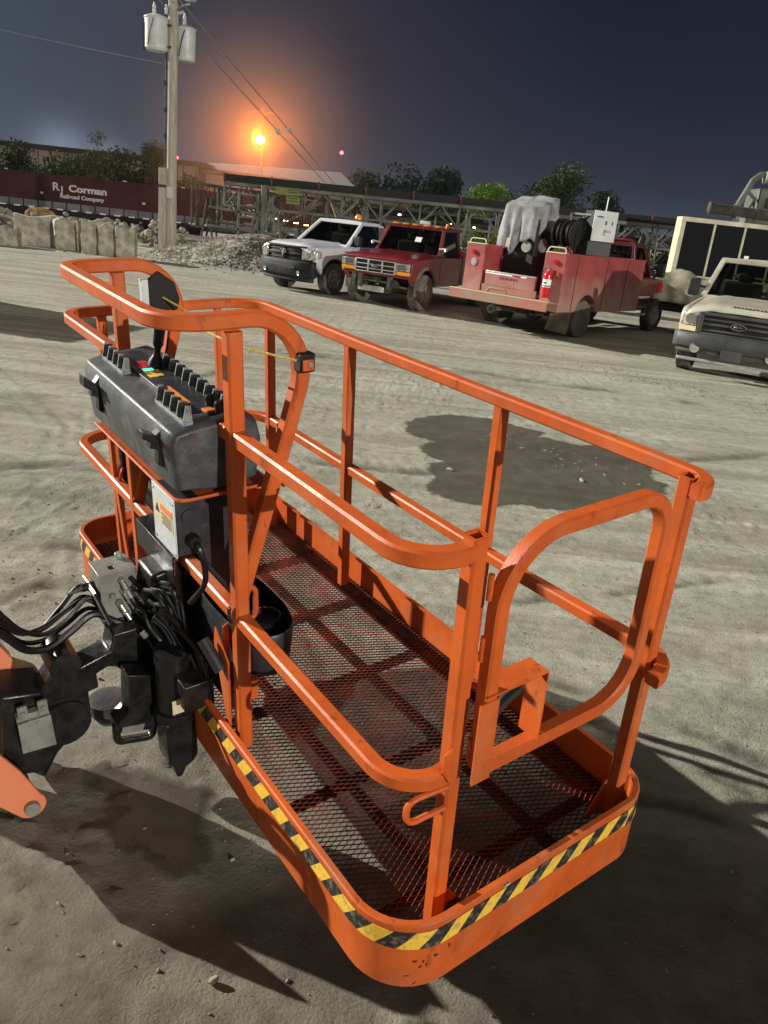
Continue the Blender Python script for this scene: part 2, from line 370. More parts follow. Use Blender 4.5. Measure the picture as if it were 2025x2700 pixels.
# corner gussets
MB().prism([(0.164, 0.0), (0.235, 0.0), (0.235, 0.012), (0.164, 0.115)], 1, 0.083, 0.088).build('gusset', 'orange', lift)
MB().prism([(0.806, 0.0), (0.735, 0.0), (0.735, 0.012), (0.806, 0.12)], 1, 0.083, 0.088).build('gusset', 'orange', lift)
post(0.842, 1.592, 0.0, 1.062, x1=0.838); post(0.855, 0.764, 0.0, 1.062, x1=0.864)
post(0.842, 2.26, 0.0, 1.062)
post(0.66, YE-0.045, 0.0, 1.062, 0.016); post(0.15, YE-0.03, 0.0, 1.062, 0.018)
T1 = MB().tube([(0.0, 0.848, 0.055), (0.0, 0.848, 1.355)], 0.0215, square=True, up=(0, 1, 0)).build('post', 'orange', lift, smooth=True)
post(0.0, 1.70, 0.0, 1.36, 0.021)
# console guard loops
zg = 1.382
gp = fillet([(0.0, 0.862, 0.56), (0.155, 0.850, 1.08), (0.245, 0.848, zg), (-0.17, 0.848, zg), (-0.17, 1.70, zg), (0.245, 1.70, zg), (0.155, 1.70, 1.08), (0.0, 1.69, 0.56)], [0, 0.15, 0.12, 0.085, 0.15, 0], 10)
MB().tube(gp, 0.0205, square=True, up=(0, 1, 0)).build('console_guard', 'orange', lift, smooth=True)
# gate
gl = loop2d(0.185, 0.695, 0.528, 1.105, (0.015, 0.13, 0.10, 0.16), 10)
MB().tube([(x, 0.022, z) for x, z in gl], 0.0185, square=True, closed=True, up=(0, 1, 0)).build('gate', 'orange', lift, smooth=True)
gate = bpy.data.objects['gate']
sp = MB(); sp.bb(0.150, 0.205, 0.000, 0.004, 0.505, 0.73); sp.bb(0.168, 0.35, -0.002, 0.060, 0.742, 0.746); sp.bb(0.347, 0.351, -0.002, 0.060, 0.545, 0.742); sp.build('latch_guard', 'orange', gate)
MB().tube([(0.20, 0.03, 0.64), (0.25, 0.035, 0.675), (0.30, 0.035, 0.70)], 0.014, 8).build('latch_handle', 'rubber', gate, smooth=True)
for z in (0.58, 0.85, 1.0): MB().cyl((0.168, 0.035, z-0.03), (0.168, 0.035, z+0.03), 0.007).build('hinge', 'orange', gate)
MB().prism([(0.093, 0.60), (0.118, 0.605), (0.123, 0.545), (0.118, 0.50), (0.093, 0.545)], 1, 0.03, 0.036).build('gate_stop', 'orange', lift, bevel=0.002)
# lanyard rings
def lug(pts, name='lanyard_ring', r_=0.0065): MB().tube(fillet(pts, 0.028, 7), r_, 8, up=(0, 1, 0)).build(name, 'orange', lift, smooth=True)
lug([(0.125, 0.050, 0.478), (0.020, 0.060, 0.478), (0.020, 0.060, 0.405), (0.125, 0.050, 0.415)], r_=0.008)
lug([(0.018, 0.86, 0.62), (0.055, 0.86, 0.60), (0.055, 0.86, 0.50), (0.018, 0.86, 0.50)], r_=0.0085)
lug([(0.02, 1.90, 0.60), (0.0, 1.86, 0.60), (0.0, 1.90, 0.54), (0.02, 1.93, 0.54)])
# side brace pair near the far end of the boom side
b_ = MB(); b_.bb(-0.008, 0.008, 1.93, 1.965, -0.02, 1.02); b_.prism([(1.92, 0.52), (1.89, 0.52), (1.80, 0.10), (1.84, 0.10)], 0, -0.012, -0.004)
b_.build('brace', 'orange', lift, bevel=0.002)
b_ = MB(); b_.prism([(-0.02, 0.45), (0.0, 0.46), (0.0, 0.11), (-0.02, 0.16)], 1, 0.93, 0.936); b_.bb(0.022, 0.058, 0.862, 0.868, 0.20, 0.44)
b_.prism([(0.96, 0.44), (0.87, 0.36), (0.87, 0.12), (0.90, 0.14), (0.97, 0.38)], 0, -0.035, -0.029); b_.build('brace', 'orange', lift, bevel=0.002)
MB().bb(-0.022, 0.02, 0.872, 0.893, 0.502, 0.545).build('rubber_bumper', 'rubber', lift, bevel=0.003)

# ------------------------------------------------------------------ control console
con = MB(); y0, y1 = 0.905, 1.64
sec = [(-0.142, 0.925), (-0.158, 1.052), (-0.146, 1.082), (-0.105, 1.090), (0.055, 1.105), (0.098, 1.085), (0.112, 1.03), (0.095, 0.925), (0.0, 0.905)]
csh = lambda y: 0.008+0.018*(y-0.9)/0.7
nS = len(sec); ysn = [(y0+0.0, 0.90), (y0+0.012, 0.97), (y0+0.035, 1.0), (y1-0.035, 1.0), (y1-0.012, 0.97), (y1, 0.90)]
vs = []
for (y, k) in ysn:
    for (x, z) in sec: vs.append((-0.02+(x+0.02)*k, y, 1.0+(z-1.0)*k+csh(y)*max(0, (z-0.93)/0.15)))
fs = [(i*nS+j, i*nS+(j+1) % nS, (i+1)*nS+(j+1) % nS, (i+1)*nS+j) for i in range(len(ysn)-1) for j in range(nS)]+[tuple(range(nS))[::-1], tuple(range((len(ysn)-1)*nS, len(ysn)*nS))]
cons = con.add(vs, fs).build('control_console', 'plastic', lift, bevel=0.004)
MB().bb(-0.070, 0.022, 0.96, 1.58, 1.088, 1.106).build('switch_panel', 'plastic_dark', cons, bevel=0.002)
dc = MB(); dc.bb(-0.055, -0.01, 1.30, 1.36, 1.1065, 1.1075); dc.build('decal', 'yellow', cons)
dc = MB(); dc.bb(-0.06, -0.035, 1.05, 1.20, 1.1065, 1.1075); dc.build('decal', 'label_orange', cons)
dc = MB(); dc.bb(-0.05, -0.02, 1.36, 1.38, 1.1065, 1.1090); dc.build('indicator_light', 'green', cons)
def lift_top(o):
    for v in o.data.vertices:
        if v.co.z > 1.07: v.co.z += csh(v.co.y)
    return o
def teeth(x, ya, yb, n, h=0.043, dx=0.026):
    m_ = MB(); m_.bb(x-dx/2, x+dx/2, ya-0.006, yb+0.006, 1.083, 1.100)
    for i in range(n):
        y = ya+(yb-ya)*i/(n-1); m_.prism([(x-dx/2, 1.098), (x+dx/2, 1.098), (x+dx*0.42, 1.098+h), (x-dx*0.1, 1.098+h)], 1, y-0.0035, y+0.0035)
    m_.build('toggle_guard', 'tooth', cons, bevel=0.0012)
    k = MB()
    for i in range(n-1):
        y = ya+(yb-ya)*(i+0.5)/(n-1); k.tube([(x+0.006, y, 1.098), (x+0.002, y, 1.098+h*0.95)], 0.0125, 8, rb=[0.8, 1.05])
    k.build('toggle_switch', 'rubber', cons, smooth=True)
teeth(-0.092, 0.935, 1.125, 5); teeth(-0.092, 1.40, 1.585, 5); teeth(0.030, 0.985, 1.40, 9)
jy = MB(); jy.lathe([(0.0, 0), (0.026, 0.002), (0.022, 0.02), (0.013, 0.035), (0.009, 0.05), (0.011, 0.06), (0.016, 0.07), (0.0165, 0.11), (0.0175, 0.14), (0.016, 0.158), (0.0, 0.166)], (0.0, 1.40, 1.105), 2, 14, Euler((0.10, 0.14, 0)).to_matrix())
jy.build('joystick', 'rubber', cons, smooth=True)
MB().lathe([(0.014, 0), (0.014, 0.016), (0.0, 0.018)], (-0.045, 1.385, 1.112), 2, 12).build('emergency_button', 'red', cons, smooth=True)
for (x, y) in ((0.0, 1.0), (0.03, 0.965), (0.0, 0.94)):
    MB().lathe([(0.012, 0), (0.014, 0.022), (0.010, 0.030), (0, 0.031)], (x, y, 1.110), 2, 10).build('knob', 'rubber', cons, smooth=True)
MB().bb(-0.03, 0.01, 0.965, 0.99, 1.106, 1.109).build('decal', 'label_orange', cons)
for y in (1.49, 0.99):                    # latch clips on the outer face
    c_ = MB(); c_.prism([(-0.150, 1.07), (-0.176, 1.062), (-0.182, 1.035), (-0.160, 1.028), (-0.163, 0.985), (-0.150, 0.975)], 1, y-0.016, y+0.016)
    c_.prism([(-0.160, 1.066), (-0.200, 1.076), (-0.203, 1.068), (-0.170, 1.046)], 1, y-0.024, y+0.024); c_.build('latch_clip', 'rubber', cons, bevel=0.002)
for o_ in children(cons): lift_top(o_)
tr = MB().tube(fillet([(-0.145, 1.60, 0.905), (-0.148, 0.895, 0.905), (0.15, 0.895, 0.905), (0.15, 0.86, 0.905)], [0.03, 0.01], 5), 0.005, 6).bb(-0.135, 0.14, 0.90, 1.60, 0.900, 0.904)
tr.build('console_tray', 'orange', lift, smooth=True)
# enclosure with label and cable
eb = MB().bb(-0.152, -0.082, 0.905, 1.062, 0.735, 0.905).build('junction_box', 'plastic_dark', lift, bevel=0.004)
MB().bb(-0.1565, -0.1525, 0.904, 1.063, 0.733, 0.907).build('cover', 'whitebox', eb, bevel=0.001)
MB().bb(-0.1578, -0.1570, 0.918, 1.046, 0.800, 0.868).build('warning_label', 'cream_label', eb)
MB().bb(-0.1590, -0.1582, 0.921, 1.000, 0.846, 0.864).build('label_header', 'label_orange', eb)
tx = MB()
for i in range(5): tx.bb(-0.1590, -0.1582, 0.925, 0.995-0.008*(i % 2), 0.836-i*0.0072, 0.8385-i*0.0072)
tx.prism([(1.038, 0.830), (1.012, 0.830), (1.025, 0.856)], 0, -0.1590, -0.1582); tx.build('label_text', 'label_text', eb)
sc_ = MB()
for y in (0.915, 1.052):
    for z in (0.745, 0.895): MB().lathe([(0.004, -0.1600), (0.004, -0.1565)], (0, y, z), 0, 8).build('screw', 'zinc', eb)
MB().lathe([(0.021, 0.898), (0.021, 0.905)], (-0.116, 0, 0.855), 1, 16).build('blanking_plug', 'plastic_dark', eb)
MB().lathe([(0.017, 0.875), (0.020, 0.885), (0.020, 0.905)], (-0.112, 0, 0.785), 1, 8).build('cable_gland', 'rubber', eb)
MB().tube(catmull([(-0.112, 0.885, 0.785), (-0.108, 0.86, 0.772), (-0.098, 0.858, 0.72), (-0.088, 0.88, 0.66), (-0.080, 0.93, 0.60), (-0.09, 1.0, 0.52)], 6), 0.0085, 8).build('power_cable', 'rubber', lift, smooth=True)
pb = MB(); pb.prism([(-0.075, 0.90), (0.08, 0.90), (0.10, 0.62), (0.09, 0.30), (0.10, 0.08), (0.025, 0.08), (0.024, 0.56), (-0.06, 0.68)], 1, 0.985, 1.34)
pb.build('console_pedestal', 'plastic_dark', lift, bevel=0.006)
lt = MB(); lt.tube([(0.07, 2.00, 0.42), (0.07, 1.98, 0.80)], 0.035, 10); lt.bb(0.05, 0.11, 1.62, 1.90, 0.42, 0.88); lt.build('hose_cover', 'black', lift, bevel=0.004)
wr = MB()
for k in range(5): wr.tube(catmull([(0.02-0.008*k, 1.80-0.06*k, 0.90), (0.035, 1.74-0.06*k, 0.78), (0.04+0.006*k, 1.66-0.05*k, 0.66), (0.03, 1.55, 0.56)], 5), 0.0045, 6)
wr.build('wire_bundle', 'rubber', lift, smooth=True)
MB().tube(catmull([(0.022, 1.70, 0.76), (0.020, 1.68, 0.73), (0.022, 1.66, 0.70)], 4), 0.006, 8).build('wire_connector', 'red', lift, smooth=True)
MB().bb(0.03, 0.09, 1.50, 1.62, 0.56, 0.70).build('relay_box', 'plastic', lift, bevel=0.006)
# black angle bracket over the mid rail
MB().prism([(-0.055, 0.455), (-0.050, 0.455), (-0.050, 0.548), (0.030, 0.552), (0.030, 0.557), (-0.055, 0.553)], 1, 1.225, 1.56).build('rail_bracket', 'black', lift, bevel=0.001)
MB().prism([(-0.03, 1.23), (-0.03, 1.34), (0.07, 1.26), (0.08, 1.20)], 2, 0.559, 0.564).build('rail_bracket', 'black', lift)
# black tool tub inside the basket
def tub(u, v):
    a = math.pi*1.25*u-1.9; rr = 1.0-0.10*(1-v); return (0.02+0.150*rr*math.cos(a), 0.98+0.235*rr*math.sin(a)*0.98, 0.30+0.17*v)
m_ = MB(); NA = 28
prof = [(0.80, 0.30), (0.93, 0.31), (1.0, 0.40), (1.02, 0.455), (1.0, 0.462), (0.96, 0.455), (0.93, 0.40), (0.88, 0.36), (0.0, 0.35)]
vs = []
for (k, z) in prof:
    for i in range(NA):
        a = 2*math.pi*i/NA; ex = 0.6; ca, sa = math.cos(a), math.sin(a)
        x = 0.095+0.100*k*math.copysign(abs(ca)**0.8, ca); y = 1.02+0.225*k*math.copysign(abs(sa)**0.8, sa); vs.append((x, y, z))
fs = [(r_*NA+i, r_*NA+(i+1) % NA, (r_+1)*NA+(i+1) % NA, (r_+1)*NA+i) for r_ in range(len(prof)-1) for i in range(NA)]+[tuple(range(NA))[::-1]]
tubo = m_.add(vs, fs).build('tool_tray', 'plastic_dark', lift, smooth=True)
MB().lathe([(0.046, 0.452), (0.050, 0.468), (0.044, 0.469), (0.040, 0.452), (0.038, 0.40), (0, 0.398)], (0.105, 0.90, 0), 2, 16).build('cup_holder', 'black', tubo, smooth=True)
# guard sensor with cord
sx = MB().bb(0.168, 0.212, 0.803, 0.842, 1.238, 1.288).build('guard_sensor', 'rubber', lift, bevel=0.004)
MB().bb(0.172, 0.206, 0.797, 0.8025, 1.244, 1.274).build('housing', 'orange', sx, bevel=0.004)
MB().lathe([(0.007, 0.793), (0.007, 0.7965)], (0.192, 0, 1.262), 1, 10).build('lens', 'zinc', sx)
MB().tube([(0.168, 0.825, 1.268), (0.02, 0.86, 1.312), (0.0, 1.2, 1.315)], 0.0032, 6).build('guard_cord', 'rope', lift)
sb = MB().prism([(0.085, 1.335), (0.125, 1.362), (0.175, 1.325), (0.190, 1.27), (0.180, 1.235), (0.085, 1.235)], 1, 1.655, 1.675).build('sensor_plate', 'rubber', lift, bevel=0.002)
MB().bb(0.062, 0.084, 1.650, 1.678, 1.245, 1.34).build('reflector', 'whitebox', sb, bevel=0.002)
MB().tube([(0.13, 1.65, 1.28), (0.19, 1.55, 1.24)], 0.003, 6).build('guard_cord', 'rope', lift)
MB().tube([(0.165, 1.68, 1.22), (0.12, 1.67, 1.0), (0.06, 1.60, 0.9)], 0.004, 6).build('sensor_cable', 'rubber', lift)

# ------------------------------------------------------------------ jib head, rotator, manifold (outside the basket)
mf = MB().bb(-0.242, -0.118, 1.405, 1.516, 0.270, 0.450).build('hydraulic_manifold', 'alu', lift, bevel=0.002)
MB().lathe([(0.014, 0.450), (0.014, 0.466), (0.011, 0.470), (0, 0.470)], (-0.145, 1.495, 0), 2, 10).build('plug', 'alu', mf, bevel=0.001)
MB().lathe([(0.009, 0.4503), (0.011, 0.4515), (0.012, 0.4503)], (-0.19, 1.44, 0), 2, 14).build('port', 'black', mf)
MB().lathe([(0.010, 1.388), (0.012, 1.405)], (-0.205, 0, 0.365), 1, 10).build('plug', 'alu', mf, bevel=0.001)
cr = MB(); cr.tube([(-0.242, 1.47, 0.385), (-0.285, 1.46, 0.388)], 0.014, 8); cr.tube([(-0.285, 1.46, 0.388), (-0.335, 1.45, 0.384)], 0.009, 6, rb=[1, 0.4]); cr.build('relief_valve', 'black', mf)
fit_xz = [(-0.170, 0.418), (-0.168, 0.378), (-0.186, 0.338), (-0.138, 0.415), (-0.135, 0.372), (-0.150, 0.335)]
ends = [(-0.135, 0.30), (-0.115, 0.262), (-0.118, 0.17), (-0.075, 0.335), (-0.07, 0.27), (-0.09, 0.23)]
for i, ((x, z), (ex, ez)) in enumerate(zip(fit_xz, ends)):
    y = 1.402-0.002*(i % 3); d = Vector((ex-x, -0.09, ez-z)).normalized(); a = Vector((x, y, z))
    if i in (0, 1, 2, 4):
        f_ = MB(); f_.cyl(a, a+Vector((0, -0.014, -0.004)), 0.0115, 6); p = a+Vector((0, -0.014, -0.004)); f_.cyl(p, p+d*0.028, 0.0095, 10); f_.cyl(p+d*0.028, p+d*0.034, 0.0125, 6); f_.cyl(p+d*0.034, p+d*0.06, 0.0088, 10)
        f_.build('hose_fitting', 'zinc', mf, smooth=True); p = p+d*0.06
    else: p = a
    q = Vector((ex, 1.26-0.02*(i % 3), ez))
    MB().tube(catmull([p-d*0.004, p+d*0.03, (p+q)/2+Vector((0.008, -0.015, 0.005)), q, q+Vector((0.03, 0.02*(i-2), -0.07)), q+Vector((0.01, 0.08, -0.14))], 6), 0.0085, 8).build('hydraulic_hose', 'rubber', lift, smooth=True)
f_ = MB(); f_.cyl((-0.128, 1.275, 0.225), (-0.108, 1.255, 0.185), 0.0105, 10); f_.cyl((-0.15, 1.30, 0.262), (-0.14, 1.285, 0.245), 0.0115, 8); f_.build('hose_fitting', 'zinc', mf, smooth=True)
# tangle of hoses behind
rnd = random.Random(4)
for k in range(13):
    a = Vector((-0.14+0.05*rnd.random(), 1.32-0.16*rnd.random(), 0.42-0.10*rnd.random())); pts = [a]
    for j in range(5):
        pts.append(pts[-1]+Vector((0.022+0.02*rnd.random(), -0.055+0.03*rnd.random(), -0.045+0.06*(rnd.random()-0.35)-0.02*j)))
    pts = [Vector((min(p.x, -0.035), max(p.y, 1.0), p.z)) for p in pts]
    MB().tube(catmull(pts, 5), 0.006+0.003*rnd.random(), 8).build('hydraulic_hose', 'rubber', lift, smooth=True)
for k, (dz, dy) in enumerate(((0, 0), (0.03, 0.05), (0.015, 0.1), (0.05, 0.02), (-0.01, 0.06), (0.035, 0.09))):
    pts = [(-1.1, 2.05+dy, 0.60+dz), (-0.72, 1.42+dy, 0.52+dz), (-0.66, 1.36+dy, 0.47+dz), (-0.56, 1.36+dy, 0.36+dz), (-0.50, 1.37+dy, 0.275+dz*0.7), (-0.43, 1.38+dy, 0.25+dz*0.6), (-0.35, 1.40+dy, 0.275+dz*0.8), (-0.27, 1.41+dy, 0.31+dz), (-0.20, 1.40+dy*0.6, 0.26+dz*0.4), (-0.12, 1.36, 0.22)]
    if k % 2: pts = [Vector(p)+Vector((0.0, 0.02, 0.018*math.sin(i*1.3+k))) for i, p in enumerate(pts)]
    MB().tube(catmull(pts, 6), 0.0125 if k == 0 else 0.008, 8).build('hydraulic_hose', 'rubber', lift, smooth=True)
MB().prism([(-0.112, 0.20), (-0.03, 0.18), (-0.02, 0.34), (-0.035, 0.47), (-0.10, 0.46), (-0.118, 0.34)], 1, 1.30, 1.44).build('hose_bulkhead', 'black', lift, bevel=0.01)
rnd = random.Random(12)
for k in range(14):
    x0_, z0_ = -0.13+0.07*rnd.random(), 0.44-0.08*rnd.random(); x1_, z1_ = -0.05+0.05*rnd.random(), 0.30-0.26*rnd.random()
    pts = [(x0_, 1.30, z0_), (x0_+0.02, 1.24-0.03*rnd.random(), z0_-0.02+0.05*rnd.random()), ((x0_+x1_)/2+0.02*rnd.random(), 1.17+0.05*rnd.random(), (z0_+z1_)/2+0.06*rnd.random()), (x1_, 1.18+0.05*rnd.random(), z1_+0.03), (x1_-0.02*rnd.random(), 1.26, z1_-0.05)]
    MB().tube(catmull(pts, 6), 0.0055+0.003*rnd.random(), 8).build('hydraulic_hose', 'rubber', lift, smooth=True)
# platform bracket and castings
ch = [(-0.285, -0.020), (-0.289, -0.100), (-0.262, -0.128), (-0.175, -0.155), (-0.149, -0.137), (-0.124, 0.123), (-0.230, 0.164), (-0.243, 0.009)]
slot = [(-0.270, -0.072), (-0.258, -0.058), (-0.184, -0.087), (-0.174, -0.104), (-0.187, -0.119), (-0.260, -0.094)]
# upper plate above the slot, then a bar ring round the slot
m_ = MB(); m_.prism([(-0.285, -0.020), (-0.287, -0.052), (-0.165, -0.088), (-0.140, -0.03), (-0.124, 0.123), (-0.230, 0.164), (-0.243, 0.009)], 1, 1.22, 1.30)
m_.tube(fillet([(-0.279, 1.26, -0.045), (-0.281, 1.26, -0.118), (-0.158, 1.26, -0.150), (-0.150, 1.26, -0.080)], 0.02, 5), 0.012, square=True, up=(0, 1, 0))
m_.build('tie_down_bracket', 'black', lift, bevel=0.004)
MB().prism([(-0.270, -0.030), (-0.275, -0.052), (-0.205, -0.070), (-0.195, -0.045)], 1, 1.212, 1.217).build('warning_label', 'alu', lift)
m_ = MB(); m_.prism([(-0.480, 0.133), (-0.430, 0.195), (-0.348, 0.175), (-0.251, 0.200), (-0.235, 0.262), (-0.115, 0.262), (-0.100, 0.235), (-0.04, 0.22), (-0.04, 0.03), (-0.091, 0.036), (-0.202, 0.089), (-0.238, 0.132), (-0.264, 0.142), (-0.303, 0.128), (-0.301, 0.071), (-0.336, 0.066), (-0.336, -0.007), (-0.36, -0.086), (-0.414, -0.091), (-0.463, -0.093), (-0.49, 0.0)], 1, 1.33, 1.42)
m_.build('jib_head', 'black', lift, bevel=0.006)
m_ = MB(); m_.prism([(-0.5767, 0.1484), (-0.4425, 0.0384), (-0.4007, -0.1156), (-0.426, -0.2839), (-0.4876, -0.3818), (-0.6427, -0.2036), (-0.6867, -0.0276), (-0.6757, 0.1484)], 1, 1.5025, 1.6345)
m_.build('jib_arm', 'black', lift, bevel=0.012)
MB().tube([(-0.40, 1.31, 0.205), (-0.40, 1.44, 0.205)], 0.05, 18).build('pivot_pin', 'black', lift, smooth=True)
MB().tube([(-0.425, 1.315, -0.02), (-0.425, 1.46, -0.02)], 0.085, 20).build('rotator_drum', 'black', lift, smooth=True)
MB().lathe([(0.0, -0.215), (0.045, -0.212), (0.068, -0.17), (0.070, -0.118), (0.045, -0.113), (0, -0.113)], (-0.235, 1.50, 0), 2, 20).build('rotator_cap', 'plastic', lift, smooth=True)
m_ = MB(); m_.tube([(-0.105, 1.16, 0.02), (-0.100, 1.16, 0.262)], 0.058, 20); m_.tube([(-0.106, 1.16, -0.005), (-0.105, 1.16, 0.03)], 0.066, 20); m_.build('rotator_motor', 'black', lift, smooth=True)
MB().bb(-0.135, -0.085, 1.098, 1.1, 0.045, 0.10).xf(Matrix.Identity(4)).build('serial_plate', 'cream_label', lift)
m_ = MB(); m_.prism([(-0.158, 0.0), (-0.052, 0.0), (-0.052, -0.165), (-0.070, -0.190), (-0.098, -0.205), (-0.112, -0.238), (-0.132, -0.236), (-0.140, -0.19), (-0.155, -0.17), (-0.158, -0.10)], 1, 1.11, 1.21); m_.build('platform_support', 'black', lift, bevel=0.005)
m_ = MB(); m_.bb(-0.12, -0.02, 1.02, 1.40, 0.10, 0.20); m_.bb(0.0, 0.03, 1.30, 1.36, 0.15, 0.46); m_.bb(0.0, 0.03, 1.50, 1.55, 0.10, 0.46); m_.build('platform_support', 'black', lift, bevel=0.004)
MB().tube([(-0.07, 0.97, 0.40), (-0.045, 0.90, 0.32)], 0.019, 12).build('leveling_cylinder', 'plastic_dark', lift, smooth=True)
m_ = MB(); m_.bb(-0.24, -0.13, 1.40, 1.53, 0.250, 0.268); m_.prism([(-0.265, 0.395), (-0.258, 0.40), (-0.205, 0.225), (-0.215, 0.220)], 1, 1.39, 1.53); m_.build('manifold_bracket', 'black', lift, bevel=0.002)
MB().prism([(-0.268, 0.392), (-0.2655, 0.394), (-0.2155, 0.221), (-0.218, 0.2195)], 1, 1.392, 1.45).build('bracket_edge', 'alu', lift)
sh = MB(); sh.prism([(-0.5701, 0.0593), (-0.47, 0.0582), (-0.4667, -0.0661), (-0.5701, -0.0573)], 1, 1.288, 1.3045)
for x in (-0.5492, -0.4887): sh.bb(x-0.015, x+0.015, 1.2935, 1.3045, 0.0659, 0.1176); sh.lathe([(0.007, 1.2847), (0.007, 1.2935)], (x, 0, 0.0956), 1, 8)
sh.prism([(-0.5701, 0.0582), (-0.47, 0.0571), (-0.4722, 0.0769), (-0.5679, 0.078)], 1, 1.3045, 1.332)
sh.build('cover_plate', 'alu', lift, bevel=0.001)
MB().prism([(-0.5987, 0.1484), (-0.4557, 0.1154), (-0.4337, -0.1266), (-0.5217, -0.2036), (-0.6427, -0.1596)], 1, 1.3375, 1.5025).build('jib_link', 'black', lift, bevel=0.01)
arm = MB(); pts = [(-0.7143, 0.1297), (-0.6314, -0.032), (-0.5883, -0.115)]
cx_, cz_ = -0.5757, -0.2714; rr = 0.0485
for a in range(45, -150, -15): pts.append((cx_+rr*math.cos(rad(a)), cz_+rr*math.sin(rad(a))))
pts += [(-0.6608, -0.2357), (-0.7668, -0.1034)]
la = arm.prism(pts, 1, 1.2757, 1.2967).build('lower_arm', 'arm', lift, bevel=0.004)
MB().lathe([(0.025, 1.2547), (0.025, 1.2736), (0.014, 1.2736)], (cx_, 0, cz_), 1, 16).build('pin', 'alu', la, bevel=0.002)
MB().prism([(-0.6537, 0.3134), (-0.5503, 0.2188), (-0.5228, 0.1627), (-0.5437, 0.0857), (-0.5668, 0.1044), (-0.6757, 0.1814)], 1, 1.5025, 1.5575).build('upper_arm', 'arm', lift, bevel=0.004)
m_ = MB(); m_.prism([(-0.7527, -0.1816), (-0.6427, -0.3026), (-0.5767, -0.3686), (-0.5437, -0.3136), (-0.5987, -0.1486), (-0.6977, 0.0384)], 1, 1.4145, 1.5245); m_.build('jib_arm', 'black', lift, bevel=0.01)

bm_ = MB()
for (x, z, w_) in ((-0.6867, -0.1596, 0.07), (-0.6427, 0.2144, 0.06)):
    p = Vector((x, 1.4695, z)); bm_.tube([p, p+Vector((-0.535, 0.84, 0.06))*4.5], w_, square=True, up=(0, 0, 1))
bm_.build('jib_boom', 'arm', lift, smooth=True)

for i_, (x, z, w_, h_) in enumerate(((0.035, 0.010, 0.006, 0.005), (0.055, 0.002, 0.004, 0.007), (0.085, 0.012, 0.007, 0.003), (0.02, -0.04, 0.009, 0.003), (0.125, 0.02, 0.003, 0.010), (0.30, 0.118, 0.012, 0.004))):
    rr_ = random.Random(i_); MB().prism([(x+w_*rr_.uniform(.6, 1.2)*math.cos(t_), z+h_*rr_.uniform(.6, 1.2)*math.sin(t_)) for t_ in [k_*0.9 for k_ in range(7)]], 1, -0.0232 if i_ < 5 else -0.0262, -0.0222 if i_ < 5 else -0.0250).build('paint_chip', 'rust_chip' if i_ < 5 else 'whitebox', toe)
# =================================================================== GROUND
_vg = {}
def vnoise(x, y, seed):
    if seed not in _vg: _vg[seed] = np.random.RandomState(seed).rand(257, 257)
    g = _vg[seed]
    xi = np.floor(x).astype(int); yi = np.floor(y).astype(int); fx = x-xi; fy = y-yi
    fx = fx*fx*(3-2*fx); fy = fy*fy*(3-2*fy); a = lambda i, j: g[(xi+i) % 256, (yi+j) % 256]
    return (a(0, 0)*(1-fx)+a(1, 0)*fx)*(1-fy)+(a(0, 1)*(1-fx)+a(1, 1)*fx)*fy
def fbm(x, y, seed, o=4):
    s = 0; a = 1; t = 0
    for i in range(o): s = s+a*vnoise(x*2**i+i*17.3, y*2**i+i*9.1, seed+i); t += a; a *= 0.5
    return s/t-0.5
def sstep(a, b, v): t = np.clip((v-a)/(b-a), 0, 1); return t*t*(3-2*t)
RUTS = [([(0.48, 3.56), (0.65, 3.55), (1.10, 3.38), (1.42, 3.18), (1.77, 2.93), (2.6, 2.3)], 0.06), ([(0.9, 3.25), (1.14, 3.09), (1.40, 2.90), (1.67, 2.68), (2.4, 2.1)], 0.05), ([(0.8, 2.72), (0.99, 2.65), (1.34, 2.60), (1.58, 2.49), (2.2, 2.1)], 0.05),
        ([(-2.6, 4.0), (-2.20, 4.21), (-1.94, 4.36), (-1.61, 4.38), (-0.9, 4.3)], 0.045), ([(-2.2, 3.5), (-1.93, 3.66), (-1.78, 3.87), (-1.53, 3.88), (-1.0, 3.8)], 0.05), ([(-3.3, 5.5), (-2.91, 5.64), (-2.34, 5.98), (-2.10, 5.94), (-1.3, 5.8)], 0.07),
        ([(-0.58, 4.24), (-0.03, 4.13), (0.51, 4.20), (1.24, 4.44), (2.4, 5.0)], 0.05), ([(-0.57, 6.66), (0.25, 6.68), (1.58, 7.32), (4.26, 8.87)], 0.10), ([(-3.90, 7.65), (-3.29, 8.21), (-2.18, 10.32)], 0.14), ([(-1.87, 12.14), (0.97, 12.28), (4.34, 11.65)], 0.2)]
def ruts(x, y):
    x = np.asarray(x, float); y = np.asarray(y, float); o = np.zeros(x.shape)
    wx = x+0.05*fbm(x*1.5, y*1.5, 301, 2); wy = y+0.10*fbm(x*1.1, y*1.1, 311, 2)
    for pl_, w_ in RUTS:
        d = np.full(x.shape, 1e9)
        for (ax, ay), (bx_, by_) in zip(pl_[:-1], pl_[1:]):
            ux, uy = bx_-ax, by_-ay; t = np.clip(((wx-ax)*ux+(wy-ay)*uy)/(ux*ux+uy*uy), 0, 1); d = np.minimum(d, np.hypot(wx-ax-t*ux, wy-ay-t*uy))
        brk = sstep(-0.22, 0.12, fbm(x*3.1, y*3.1, 321, 3)); o = o+(np.exp(-(d/w_)**2)-0.55*np.exp(-((d-w_*1.9)/(w_*0.6))**2))*brk
    return o
